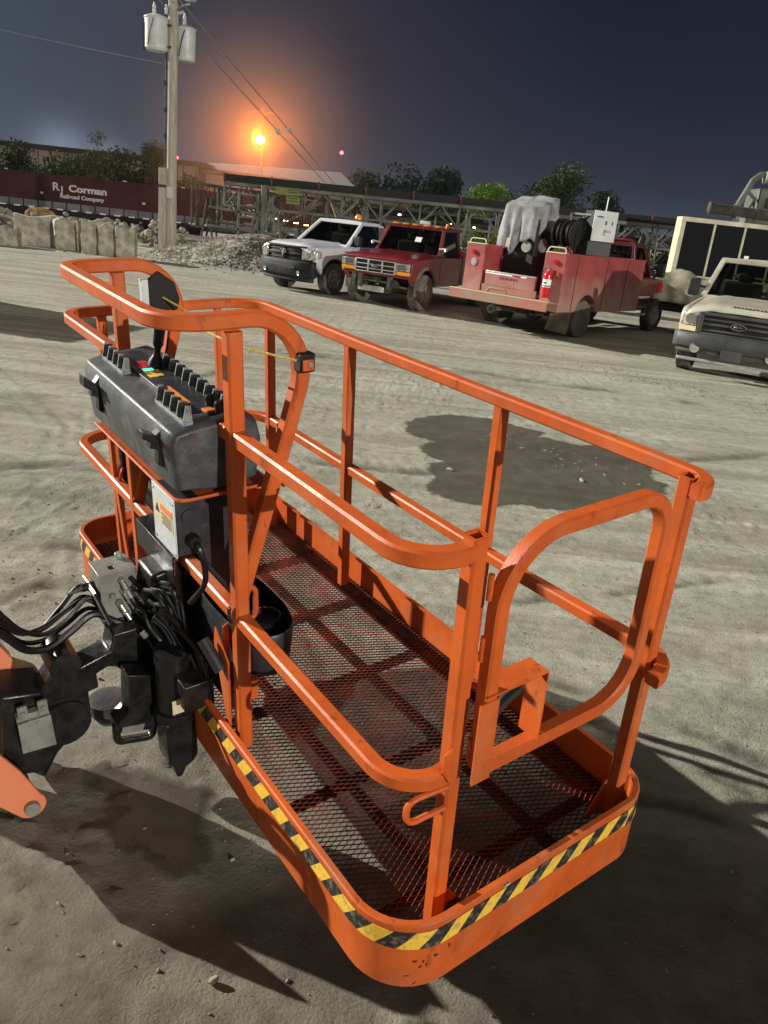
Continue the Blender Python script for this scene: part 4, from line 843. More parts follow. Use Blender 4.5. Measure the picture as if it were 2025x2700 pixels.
b = MB(); b.bb(-27.9, 0, 112, 150, -2, 5.35); b.build('wall', 'siding', w2)
b = MB(); b.add([(-33, 111, 5.9), (2, 111, 5.1), (2, 112, 5.4), (-33, 112, 6.2)], [(0, 1, 2, 3)]); b.prism([(-33, 5.5), (2, 4.9), (2, 5.3), (-33, 5.95)], 1, 110.6, 111.4); b.build('gutter', 'roofm', w2)
b = MB(); b.add([(-33, 111.2, 6.0), (-8, 111.2, 5.45), (-12, 130, 8.1), (-30, 130, 7.6)], [(0, 1, 2, 3)]); b.build('roof', 'rooflight', w2)
b = MB()
for (x, z) in ((-26.5, 5.85), (-24.6, 5.75), (-22.8, 5.7)): b.lathe([(0.3, 0), (0.16, 0.12), (0, 0.16)], (x, 110.4, z), 2, 8)
b.build('flood_lamp', 'lampw', w2) if False else None
# =================================================================== TREES
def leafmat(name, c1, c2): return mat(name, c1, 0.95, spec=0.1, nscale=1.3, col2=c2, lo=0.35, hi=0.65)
M['leaf_dark'] = leafmat('dark_foliage', (0.045, 0.065, 0.025), (0.025, 0.035, 0.016)); M['leaf_mid'] = leafmat('green_foliage', (0.075, 0.105, 0.035), (0.035, 0.055, 0.02)); M['leaf_bright'] = leafmat('painted_lit_foliage', (0.16, 0.28, 0.035), (0.08, 0.13, 0.025))  # leaf_bright has the lamplight put into its colour
M['bark'] = mat('bark', (0.10, 0.08, 0.06), 0.9, noise=0.4)
def tree(x, y, h, w, label, leaf='leaf_dark', n=2600, cb=0.12, ls=0.22, seed=0, z=-1.0, cat='tree', name='broadleaf_tree', group='trees beyond the train and conveyors'):
    rn_ = random.Random(seed); r_ = empty(name, (x, y, z)); tag(r_, label, cat, group)
    t = MB(); t.tube([(0, 0, 0), (0.05*w, 0, h*0.35), (0, 0, h*0.72)], h*0.022+0.05, 7, rb=[1, 0.7, 0.3]); cl = []
    for k in range(16):
        a = rn_.random()*6.28; e = (rn_.random()**0.6); hh = cb+(1-cb)*rn_.random(); wid = math.sin(math.pi*min(1, (hh-cb)/(1-cb)*0.85+0.15))
        c = Vector((w/2*e*wid*math.cos(a), w/2*e*wid*math.sin(a), h*hh*0.93)); cl.append((c, w*rn_.uniform(0.16, 0.27)))
        t.tube([(0, 0, h*hh*0.5), c*0.6+Vector((0, 0, h*hh*0.15)), c], h*0.008+0.02, 5, rb=[1, 0.6, 0.2])
    t.build('trunk', 'bark', r_, smooth=True); m_ = MB()
    for i in range(n):
        c, rr_ = cl[rn_.randrange(len(cl))]; d = Vector((rn_.gauss(0, 1), rn_.gauss(0, 1), rn_.gauss(0, 1))).normalized()*rr_*(rn_.random()**0.4)*1.1; p = c+Vector((d.x, d.y, d.z*0.75))
        A = Vector((rn_.gauss(0, 1), rn_.gauss(0, 1), rn_.gauss(0, 1))).normalized(); B = A.orthogonal().normalized(); s_ = ls*rn_.uniform(0.6, 1.4)
        m_.add([p+A*s_, p+B*s_*0.6, p-A*s_, p-B*s_*0.6], [(0, 1, 2, 3)])
    m_.build('crown', leaf, r_, recalc=False)
for (x, y, top, w, lb, lf, n, ls, nm) in (
    (-40, 85, 5.3, 4.6, 'round dark bush rising above the leftmost railcar', 'leaf_dark', 4200, 0.13, 'bush'),
    (-34.3, 82, 4.5, 5.0, 'low green bush at the left end of the tree clump above the railcar lettering', 'leaf_mid', 4600, 0.13, 'bush'),
    (-31.0, 81, 5.2, 4.8, 'broad dense tree in the middle of the clump above the railcar lettering', 'leaf_mid', 5200, 0.13, 'broadleaf_tree'),
    (-32.4, 86, 7.7, 3.4, 'sparse pale tree against the glowing sky, taller than the clump', 'leaf_mid', 1500, 0.09, 'broadleaf_tree'),
    (-28.0, 82, 6.2, 4.2, 'dense dark tree with a notched top left of the utility pole', 'leaf_dark', 5200, 0.13, 'broadleaf_tree'),
    (-25.4, 82, 6.5, 4.2, 'dense dark tree touching the utility pole on its left', 'leaf_dark', 5200, 0.13, 'broadleaf_tree'),
    (-23.6, 88, 4.2, 3.6, 'small dim bush before the tan wall right of the utility pole', 'leaf_dark', 1200, 0.2, 'bush'),
    (-2.4, 150, 9.8, 12, 'faint dark tree farthest away, above the dark red pickup', 'leaf_dark', 3000, 0.35, 'broadleaf_tree'),
    (4.3, 150, 10.6, 9, 'faint dark round-topped tree left of the bright green one', 'leaf_dark', 3000, 0.35, 'broadleaf_tree'),
    (-9.5, 150, 8.4, 12, 'faint dark low tree over the white pickup roof', 'leaf_dark', 2600, 0.35, 'broadleaf_tree'),
    (5.9, 70, 7.0, 4.0, 'bright lime green tree with lamplight in its leaf colour, behind the conveyors', 'leaf_bright', 5000, 0.12, 'broadleaf_tree'),
    (8.5, 75, 5.6, 4.6, 'dark tree just right of the bright green one', 'leaf_dark', 3600, 0.13, 'broadleaf_tree'),
    (15.6, 90, 8.7, 8.2, 'big rounded tree behind the grey tarpaulin', 'leaf_mid', 9000, 0.18, 'broadleaf_tree'),
    (19.8, 93, 7.4, 5.6, 'darker right shoulder of the big rounded tree', 'leaf_dark', 4500, 0.18, 'broadleaf_tree')):
    tree(x, y, (top+1.5), w*(1.45 if x < -20 and ls > 0.1 else 1.2), lb, lf, n, ls=ls, seed=int(x*7+999), z=-1.5, cat='bush' if nm == 'bush' else 'tree', name=nm)
rn_ = random.Random(8); m_ = MB()
for i in range(9000):
    x = rn_.uniform(-12, 75); y = rn_.uniform(96, 104); hh = 5.2+1.5*math.sin(x*0.37)+1.2*math.sin(x*0.9+1); p = Vector((x, y, -1.5+hh*rn_.random()**0.7))
    A = Vector((rn_.gauss(0, 1), rn_.gauss(0, 1), rn_.gauss(0, 1))).normalized(); B = A.orthogonal().normalized(); s_ = rn_.uniform(0.25, 0.5); m_.add([p+A*s_, p+B*s_*.6, p-A*s_, p-B*s_*.6], [(0, 1, 2, 3)])
tag(m_.build('treeline', 'leaf_dark', recalc=False), 'dark band of far woods behind the conveyors', 'woods', kind='stuff')
# =================================================================== SODIUM LAMP AND BEACONS
M['sodium'] = mat('sodium_lamp_glass', (1, 0.6, 0.2), 0.4, emit=(1.0, 0.42, 0.06), estr=60)
M['beacon'] = mat('red_beacon_lens', (0.6, 0.02, 0.02), 0.3, emit=(1.0, 0.03, 0.05), estr=12)
M['lampw'] = mat('white_lamp_lens', (0.9, 0.9, 0.9), 0.3, emit=(1.0, 0.93, 0.85), estr=16)
M['lampo'] = mat('amber_lamp_lens', (0.9, 0.5, 0.1), 0.3, emit=(1.0, 0.5, 0.15), estr=8)
lp = empty('sodium_lamp_post', (-13.86, 75, -1.5)); tag(lp, 'glowing orange sodium lamp on a wooden pole with a crossarm', 'street lamp')
MB().tube([(0, 0, 0), (-0.05, 0, 11.4)], 0.12, 8, rb=[1, 0.7]).build('pole', 'darkmetal', lp); MB().bb(-1.1, 1.0, -0.06, 0.06, 11.0, 11.12).build('crossarm', 'darkmetal', lp)
MB().tube([(0, 0, 9.2), (0.0, -0.9, 9.25)], 0.04, 6).build('lamp_arm', 'galv', lp)
MB().lathe([(0, -0.34), (0.28, -0.24), (0.36, 0.0), (0.28, 0.2), (0, 0.26)], (0, -1.1, 8.85), 2, 14).build('lamp_glass', 'sodium', lp, smooth=True)
MB().lathe([(0.28, 0.0), (0.2, 0.18), (0.08, 0.3), (0, 0.3)], (0, -1.1, 9.0), 2, 12).build('lamp_hood', 'galv', lp)
pl = bpy.data.lights.new('sodium_light', 'POINT'); pl.energy = 3300; pl.color = (1.0, 0.24, 0.015); pl.shadow_soft_size = 0.3
plo = bpy.data.objects.new('sodium_light', pl); LK(plo); plo.location = (-13.86, 73.0, 7.35)
# yard haze: one closed box of even density round the camera and the whole scene
hm = bpy.data.materials.new('yard_haze'); hm.use_nodes = True; n = hm.node_tree.nodes; l = hm.node_tree.links; n.remove(n['Principled BSDF'])
pv = n.new('ShaderNodeVolumePrincipled'); pv.inputs['Color'].default_value = (0.50, 0.65, 1.0, 1); pv.inputs['Density'].default_value = 0.00010; pv.inputs['Anisotropy'].default_value = 0.0; l.new(pv.outputs[0], n['Material Output'].inputs['Volume'])
ho = MB().bb(-950, 1000, -80, 1600, -3.5, 34).build('haze', hm); tag(ho, kind='stuff')
# denser mist hanging round the lamp, thinning outward
hz = MB(); b_ = bmesh.new(); bmesh.ops.create_icosphere(b_, subdivisions=4, radius=11.5)
hz.add([v.co for v in b_.verts], [[v.index for v in f.verts] for f in b_.faces]); b_.free()
mm_ = bpy.data.materials.new('lamp_mist'); mm_.use_nodes = True; n = mm_.node_tree.nodes; l = mm_.node_tree.links; n.remove(n['Principled BSDF'])
vs_ = n.new('ShaderNodeVolumeScatter'); vs_.inputs['Anisotropy'].default_value = 0.0; vs_.inputs['Color'].default_value = (1, 0.75, 0.5, 1); l.new(vs_.outputs[0], n['Material Output'].inputs['Volume'])
tc_ = n.new('ShaderNodeTexCoord'); ln_ = n.new('ShaderNodeVectorMath'); ln_.operation = 'LENGTH'; l.new(tc_.outputs['Object'], ln_.inputs[0])
mr_ = n.new('ShaderNodeMapRange'); l.new(ln_.outputs['Value'], mr_.inputs[0]); mr_.inputs[1].default_value = 11.4; mr_.inputs[2].default_value = 0.0
pw_ = n.new('ShaderNodeMath'); pw_.operation = 'POWER'; l.new(mr_.outputs[0], pw_.inputs[0]); pw_.inputs[1].default_value = 1.7
ml_ = n.new('ShaderNodeMath'); ml_.operation = 'MULTIPLY'; l.new(pw_.outputs[0], ml_.inputs[0]); ml_.inputs[1].default_value = 0.030; l.new(ml_.outputs[0], vs_.inputs['Density'])
mo_ = hz.build('mist', mm_); mo_.location = (-13.86, 73.0, 7.35); tag(mo_, 'orange mist glowing round the sodium lamp', 'mist', kind='stuff')
def beacon(x, y, z, label, h, r_=0.3, w=0.5):
    e = empty('beacon_mast', (x, y, -1.5)); tag(e, label, 'beacon'); MB().tube([(0, 0, 0), (0, 0, h)], w*0.2, 6, square=True).build('mast', 'darkmetal', e)
    for zz in z: MB().lathe([(0, -r_), (r_*.8, -r_*.5), (r_, 0), (r_*.8, r_*.5), (0, r_)], (0, 0, zz+1.5), 2, 10).build('lens', 'beacon', e, smooth=True)
beacon(-30.73, 108.5, (6.75,), 'red beacon beside the utility pole over the warehouse roof', 8.2, 0.2)
beacon(-27.9, 300, (22.3, 14.9), 'distant thin mast with two red lights one above the other', 24, 0.6, 0.5)
# =================================================================== CONVEYORS
M['truss'] = mat('grey_truss_steel', (0.20, 0.215, 0.185), 0.7, nscale=1.2, col2=(0.115, 0.12, 0.10))
M['truss_far'] = mat('brown_truss_steel', (0.13, 0.12, 0.09), 0.75, noise=0.3, nscale=1.5)
M['belt'] = mat('dark_conveyor_belt', (0.018, 0.016, 0.015), 0.8)
M['signy'] = mat('yellow_green_sign_face', (0.24, 0.26, 0.06), 0.6, noise=0.2)
M['rust'] = mat('rusted_roller_bracket', (0.14, 0.05, 0.025), 0.8, noise=0.4)
def conveyor(x0, y0, z0, x1, y1, z1, label, depth=1.0, bay=1.7, wid=1.0, legs=(), m='truss', belt=True, r_=0.055, style='A', seed=1, zb=-1.5):
    r = empty('conveyor', (0, 0, 0)); tag(r, label, 'conveyor', 'truss conveyors stored behind the pickups')
    a, b_ = Vector((x0, y0, z0)), Vector((x1, y1, z1)); L_ = (b_-a).length; d = (b_-a).normalized(); side = Vector((-d.y, d.x, 0)).normalized(); n_ = max(2, int(L_/bay)); up_ = Vector((0, 0, -depth))
    t = MB(); q = r_*1.5
    for s_ in (0, 1):
        o = side*wid*s_; t.tube([a+o, b_+o], q, square=True); t.tube([a+o+up_, b_+o+up_], r_, square=True)
        for i in range(n_+1):
            p = a+(b_-a)*(i/n_)+o; t.tube([p, p+up_], r_*0.8, square=True)
            if i < n_:
                p2 = a+(b_-a)*((i+1)/n_)+o; mid = a+(b_-a)*((i+0.5)/n_)+o
                if style == 'A': t.tube([p+up_, mid, p2+up_], r_*0.7, square=True)
                else: t.tube([p+up_, p2] if i % 2 else [p, p2+up_], r_*0.65, square=True)
    for i in range(n_+1):
        p = a+(b_-a)*(i/n_); t.tube([p, p+side*wid], r_*0.7, square=True); t.tube([p+up_, p+side*wid+up_], r_*0.7, square=True)
    t.build('truss', m, r)
    for f in legs:
        p = a+(b_-a)*f; lg = MB()
        for s_ in (0, 1):
            o = side*wid*s_; lg.tube([p+o+up_*0.3, Vector(((p+o).x-0.5, (p+o).y, zb))], r_*1.1, square=True); lg.tube([p+o+up_*0.3, Vector(((p+o).x+0.5, (p+o).y, zb))], r_*1.1, square=True)
        lg.build('leg', m, r)
    if belt:
        bt = MB(); nn = Vector((0, 0, 1))
        for (s_, h0, h1) in ((0.05, 0.10, 0.42), (0.95, 0.10, 0.42)):
            o = side*wid*s_; bt.quad(a+o+nn*h0, b_+o+nn*h0, b_+o+nn*h1, a+o+nn*h1)
        bt.quad(a+side*wid*.05+nn*.3, b_+side*wid*.05+nn*.3, b_+side*wid*.95+nn*.3, a+side*wid*.95+nn*.3); bt.build('belt', 'belt', r, solid=0.04, recalc=False)
        nb = max(4, int(L_/2.15))
        for i in range(nb+1): p = a+(b_-a)*(i/nb); MB().tube([p-side*0.06+nn*0.05, p-side*0.1+nn*0.46], 0.05, square=True).build('roller_bracket', 'rust', r)
    return r
conveyor(-9.3, 41.0, 2.93, 13.4, 40.6, 3.10, 'nearest conveyor, with a long pale top chord and rusty roller brackets', depth=1.0, bay=1.75, wid=1.1, legs=(0.1, 0.3, 0.52, 0.72, 0.9), seed=1, zb=-0.3)
conveyor(-10.2, 43.5, 2.75, 15.0, 42.6, 2.55, 'middle conveyor, tangled behind the nearest one', depth=1.7, bay=2.6, wid=0.9, legs=(0.08, 0.2, 0.4, 0.6, 0.8), style='N', belt=False, r_=0.045, zb=-1.2)
conveyor(-3.0, 47.5, 2.2, 22.0, 45.5, 2.4, 'low far conveyor seen through the nearer two', depth=1.1, bay=1.4, wid=1.2, legs=(0.2, 0.5, 0.8), style='A', belt=True, r_=0.045, m='truss_far', zb=-1.5)
conveyor(-12.2, 46.0, 2.9, -3.5, 45.5, 2.4, 'short steep-framed conveyor end under the orange lamp', depth=2.2, bay=1.1, wid=0.9, legs=(0.1, 0.9), style='A', belt=False, r_=0.05, m='truss_far', zb=-1.2)
tw = empty('steel_tower', (-8.0, 40.4, 0)); tag(tw, 'narrow ladder-like steel tower at the left end of the conveyors', 'tower')
t = MB()
for x in (-0.45, 0.45): t.tube([(x, 0, -0.2), (x, 0, 2.6)], 0.06, square=True)
t.tube([(0.75, 0, -0.2), (0.7, 0, 3.0)], 0.11, square=True); t.tube([(-1.9, 0, 0.95), (1.7, 0, 0.85)], 0.06, square=True); t.tube([(-1.9, 0, 1.8), (0.7, 0, 1.65)], 0.06, square=True)
for z in (0.2, 0.6, 1.0, 1.5, 2.0, 2.5): t.tube([(-0.45, 0, z), (0.45, 0, z)], 0.045, square=True)
t.build('frame', 'truss', tw)
for i in range(8): MB().bb(-0.6+i*0.55, -0.36+i*0.55, 4.2, 4.3, 1.62-i*0.055, 1.665-i*0.055).build('work_lamp', 'lampo', tw)
sg = empty('yellow_sign', (-6.1, 40.3, 2.62)); tag(sg, 'yellow-green board of two panels hung on the conveyor near the orange lamp', 'sign')
MB().bb(-0.6, 0.5, -0.03, 0, 0.06, 0.36).build('panel', 'signy', sg); MB().bb(-0.1, 0.55, -0.03, 0, -0.32, 0.02).build('panel', 'signy', sg)
m_ = MB()
for z in (0.28, 0.18, -0.08, -0.2): m_.bb(-0.05, 0.45, -0.035, -0.031, z, z+0.035)
m_.build('lettering', 'label_text', sg)
for (x, y, z, r_) in ((-1.8, 44, 2.9, 0.13), (-0.3, 44, 2.3, 0.11), (0.6, 44, 2.75, 0.15), (1.4, 45, 2.85, 0.13), (4.1, 44.6, 2.2, 0.12), (-8.0, 44, 3.4, 0.10)):
    pass
cv_ = [o for o in bpy.data.objects if o.name.startswith('conveyor') and o.parent is None][1]
for (x, y, z, r_) in ((-1.3, 46, 3.15, 0.16), (-0.9, 46, 2.4, 0.14), (0.0, 46, 3.1, 0.15), (3.2, 46, 2.15, 0.12), (1.9, 46, 2.2, 0.11)): MB().lathe([(0, -r_*.3), (r_*.5, -r_*.15), (r_*.5, r_*.15), (0, r_*.3)], (x, y, z), 2, 10).build('work_lamp', 'lampw', cv_)
# =================================================================== TRUCKS  (local: x forward, y left, z up)
def carpaint(name, col, col2=None, rough=0.32, coat=0.8, dust=None, dz=0.6):
    m = mat(name, col, rough, coat=coat, nscale=1.6, col2=col2 or tuple(c*0.85 for c in col))
    if dust:
        n = m.node_tree.nodes; l = m.node_tree.links; b = n['Principled BSDF']; src = b.inputs['Base Color'].links[0].from_socket
        t = n.new('ShaderNodeTexCoord'); s = n.new('ShaderNodeSeparateXYZ'); l.new(t.outputs['Object'], s.inputs[0])
        z = n.new('ShaderNodeTexNoise'); z.inputs['Scale'].default_value = 3.5; z.inputs['Detail'].default_value = 6; l.new(t.outputs['Object'], z.inputs['Vector'])
        a = n.new('ShaderNodeMath'); a.operation = 'MULTIPLY_ADD'; l.new(z.outputs['Fac'], a.inputs[0]); a.inputs[1].default_value = -0.9; l.new(s.outputs['Z'], a.inputs[2])
        r = n.new('ShaderNodeMapRange'); l.new(a.outputs[0], r.inputs[0]); r.inputs[1].default_value = dz; r.inputs[2].default_value = dz-0.7; r.inputs[3].default_value = 0; r.inputs[4].default_value = 0.75
        x = n.new('ShaderNodeMix'); x.data_type = 'RGBA'; l.new(r.outputs[0], x.inputs[0]); l.new(src, x.inputs[6]); x.inputs[7].default_value = (*dust, 1); l.new(x.outputs[2], b.inputs['Base Color'])
    return m
DUST = (0.34, 0.29, 0.21)
M['p_white'] = carpaint('white_car_paint', (0.68, 0.71, 0.77), dust=DUST, dz=0.55)
M['p_maroon'] = carpaint('dark_red_car_paint', (0.18, 0.008, 0.014), (0.12, 0.007, 0.01), dust=(0.22, 0.10, 0.08), dz=0.45)
M['p_red'] = carpaint('faded_red_body_paint', (0.36, 0.055, 0.055), (0.27, 0.045, 0.045), rough=0.5, coat=0.2, dust=(0.42, 0.27, 0.22), dz=0.95)
M['p_cab'] = carpaint('shaded_red_cab_paint', (0.085, 0.006, 0.010))  # red darkened to stand in for the neighbouring truck's shadow
M['p_dusty'] = carpaint('dusty_red_step', (0.38, 0.12, 0.09), (0.30, 0.20, 0.14), rough=0.7, coat=0)
M['p_beige'] = carpaint('dusty_beige_car_paint', (0.48, 0.46, 0.38), (0.36, 0.34, 0.27), rough=0.45, coat=0.4)
M['bump_black'] = mat('black_bumper_plastic', (0.011, 0.011, 0.015), 0.6, spec=0.25, nscale=3, col2=(0.03, 0.029, 0.031))
M['bump_grey'] = mat('grey_bumper_plastic', (0.040, 0.043, 0.050), 0.5, nscale=2, col2=(0.07, 0.07, 0.066))
M['tyre'] = mat('dusty_tyre', (0.055, 0.053, 0.048), 0.85, nscale=3, col2=(0.13, 0.12, 0.10), bump=0.4, bscale=30)
M['tyre_tan'] = mat('mud_covered_tyre', (0.17, 0.155, 0.125), 0.9, nscale=3, col2=(0.10, 0.095, 0.08), bump=0.4, bscale=30)
M['rim'] = mat('steel_rim', (0.42, 0.41, 0.40), 0.35, metal=0.5, nscale=9, col2=(0.16, 0.15, 0.14))
M['chrome'] = mat('chrome', (0.75, 0.75, 0.75), 0.12, metal=1.0)
M['dullchrome'] = mat('dull_chrome', (0.60, 0.60, 0.58), 0.35, metal=0.5, noise=0.3)
M['lens'] = mat('clear_headlamp_lens', (0.62, 0.64, 0.60), 0.12, metal=0.35, nscale=14, col2=(0.22, 0.23, 0.22))
M['amber'] = mat('amber_lens', (0.80, 0.30, 0.03), 0.2)
M['redlens'] = mat('red_lens', (0.50, 0.015, 0.02), 0.2)
M['inner'] = mat('vehicle_interior', (0.035, 0.034, 0.032), 0.8)
M['under'] = mat('dirty_undercarriage', (0.10, 0.085, 0.06), 0.9, nscale=5, col2=(0.03, 0.027, 0.022))
M['paper'] = mat('paper_card', (0.70, 0.72, 0.66), 0.8)
gm = bpy.data.materials.new('tinted_window_glass'); gm.use_nodes = True; n = gm.node_tree.nodes; l = gm.node_tree.links; n.remove(n['Principled BSDF'])
tr_ = n.new('ShaderNodeBsdfTransparent'); tr_.inputs[0].default_value = (0.36, 0.37, 0.34, 1); gl_ = n.new('ShaderNodeBsdfGlossy'); gl_.inputs['Roughness'].default_value = 0.04; gl_.inputs['Color'].default_value = (0.22, 0.22, 0.22, 1)
lw = n.new('ShaderNodeLayerWeight'); lw.inputs[0].default_value = 0.25; mxs = n.new('ShaderNodeMixShader'); l.new(lw.outputs['Fresnel'], mxs.inputs[0]); l.new(tr_.outputs[0], mxs.inputs[1]); l.new(gl_.outputs[0], mxs.inputs[2]); l.new(mxs.outputs[0], n['Material Output'].inputs[0]); M['glass'] = gm

def side(parent, name, m, xr, xf, zb, top, arches, y, th, bevel=0.03, zf=None):
    o = [(xr, zb)]
    for (xc, r_, zc) in sorted(arches):
        h = math.sqrt(max(r_*r_-(zb-zc)**2, 0.001)); a0 = math.atan2(zb-zc, -h); a1 = math.atan2(zb-zc, h)
        a0 = a0 if a0 > 0 else a0+2*math.pi
        for k in range(15): a = a0+(a1-a0)*k/14; o.append((xc+r_*math.cos(a), zc+r_*math.sin(a)))
    o.append((xf, zf if zf is not None else zb)); o += top
    s = 1 if y > 0 else -1
    return MB().prism(o, 1, y-s*th, y).build(name, m, parent, bevel=bevel, seg=2)
def wheel(parent, x, y, r_, w, tm='tyre', rm='rim', out=1, holes=8):
    t = MB(); hw = w/2; pr = [(r_*0.58, -hw*0.8), (r_*0.80, -hw*0.98), (r_*0.93, -hw), (r_*0.985, -hw*0.85), (r_, -hw*0.5), (r_, hw*0.5), (r_*0.985, hw*0.85), (r_*0.93, hw), (r_*0.80, hw*0.98), (r_*0.58, hw*0.8)]
    t.lathe(pr, (x, y, r_), 1, 40)
    for i in range(44):
        a = 2*math.pi*i/44
        for s in (-1, 1): t.box((x+math.cos(a)*r_, y+s*hw*0.55, r_+math.sin(a)*r_), (0.022, hw*0.6, 0.03), R=Matrix.Rotation(-a, 3, 'Y') @ Matrix.Rotation(rad(20*s), 3, 'X'))
    tw_ = t.build('wheel', tm, parent, smooth=True)
    rmb = MB(); o = out; rmb.lathe([(r_*0.62, o*hw*0.86), (r_*0.58, o*hw*0.92), (r_*0.54, o*hw*0.72), (r_*0.42, o*hw*0.62), (r_*0.30, o*hw*0.74), (r_*0.20, o*hw*0.78), (r_*0.19, o*hw*0.98), (r_*0.12, o*hw*1.02), (0, o*hw*1.03)], (x, y, r_), 1, 32)
    rmb.build('rim', rm, tw_, smooth=True); hb = MB()
    for i in range(holes): a = 2*math.pi*i/holes; hb.lathe([(r_*0.065, o*hw*0.66), (r_*0.06, o*hw*0.70), (0, o*hw*0.70)], (x+math.cos(a)*r_*0.42, y, r_+math.sin(a)*r_*0.42), 1, 10)
    hb.build('rim_hole', 'blackp', tw_)
def hood(parent, m, x0, x1, hw0, hw1, z0, z1, crown=0.05, edge=0.05, name='hood', bulge=0.0):
    def fn(u, v):
        x = x0+(x1-x0)*u; t = v*2-1; hw_ = hw0+(hw1-hw0)*u; z = z0+(z1-z0)*u+crown*(1-t*t)-edge*abs(t)**8-(0.10*max(0, (u-0.85)/0.15)**2)+bulge*math.exp(-((abs(t)-0.55)/0.12)**2)
        return (x, t*hw_, z)
    m_ = MB().grid(fn, 14, 24); return m_.build(name, m, parent, smooth='all', solid=0.02)
def cabin(parent, m, xfb, xft, xrt, xrb, zb, zr, yb, yt, xB=None, rear=True, door_glass_x=None, roofcrown=0.04, pil=0.035):
    c = {}
    P = lambda x, y, z: Vector((x, y, z)); fr = MB()
    for s in (1, -1):
        fr.tube(fillet([P(xfb, s*yb, zb), P(xft, s*yt, zr), P(xrt, s*yt, zr), P(xrb, s*yb, zb)], [0.10, 0.10], 6), pil, square=True, up=(0, 1, 0))
        if xB is not None: fr.tube([P(xB, s*yb, zb), P(xB+(0.0), s*yt, zr)], pil*1.2, square=True, up=(0, 1, 0))
    fr.tube([P(xft, -yt, zr), P(xft, yt, zr)], pil, square=True); fr.tube([P(xrt, -yt, zr), P(xrt, yt, zr)], pil, square=True); fr.tube([P(xfb, -yb, zb), P(xfb, yb, zb)], pil*0.8, square=True); fr.tube([P(xrb, -yb, zb), P(xrb, yb, zb)], pil, square=True)
    fr.build('cab_frame', m, parent, smooth=True)
    def fn(u, v): t = v*2-1; w = u*2-1; return (xft+(xrt-xft)*u, t*yt, zr+0.02+roofcrown*(1-t*t)*(1-w**4*0.6))
    MB().grid(fn, 10, 12).build('roof', m, parent, smooth='all', solid=0.03)
    e = 0.012
    MB().quad(P(xfb-e, -yb+.03, zb), P(xfb-e, yb-.03, zb), P(xft-e, yt-.03, zr), P(xft-e, -yt+.03, zr)).build('windscreen', 'glass', parent, recalc=False)
    MB().quad(P(xrb+e, -yb+.03, zb), P(xrb+e, yb-.03, zb), P(xrt+e, yt-.03, zr), P(xrt+e, -yt+.03, zr)).build('rear_window', 'glass', parent, recalc=False)
    for s in (1, -1):
        MB().quad(P(xfb, s*(yb-e), zb), P(xft, s*(yt-e), zr), P(xrt, s*(yt-e), zr), P(xrb, s*(yb-e), zb)).build('side_window', 'glass', parent, recalc=False)
    st_ = MB(); st_.bb(xrt-0.05, xrt+0.25, -yb+0.15, -0.05, zb-0.5, zb+0.30); st_.bb(xrt-0.05, xrt+0.25, 0.05, yb-0.15, zb-0.5, zb+0.30); st_.bb(xrt+0.0, xrt+0.15, -0.55, -0.25, zb+0.30, zb+0.48); st_.bb(xrt+0.0, xrt+0.15, 0.25, 0.55, zb+0.30, zb+0.48); st_.build('seat', 'inner', parent, bevel=0.05)
    dsh = MB(); dsh.bb(xfb-0.45, xfb-0.03, -yb+0.06, yb-0.06, zb-0.25, zb-0.02); dsh.build('dashboard', 'inner', parent, bevel=0.04)
    sw = MB(); sw.tube([Vector((xfb-0.5, 0.4+0.19*math.cos(a), zb+0.05+0.19*math.sin(a))) for a in [2*math.pi*i/20 for i in range(20)]], 0.015, 6, closed=True, up=(1, 0, 0)); sw.build('steering_wheel', 'inner', parent)
def mirror(parent, x, y, z, s, w=0.20, h=0.26, m='bump_black'):
    q = MB(); q.tube([(x, s*(y-0.12), z), (x+0.03, s*(y+0.10), z+0.03)], 0.025, 6); q.build('mirror', m, parent); b_ = MB(); b_.bb(x-0.02, x+0.10, s*(y+0.06), s*(y+0.06+w), z-h/2, z+h/2); b_.build('mirror', m, parent, bevel=0.03)

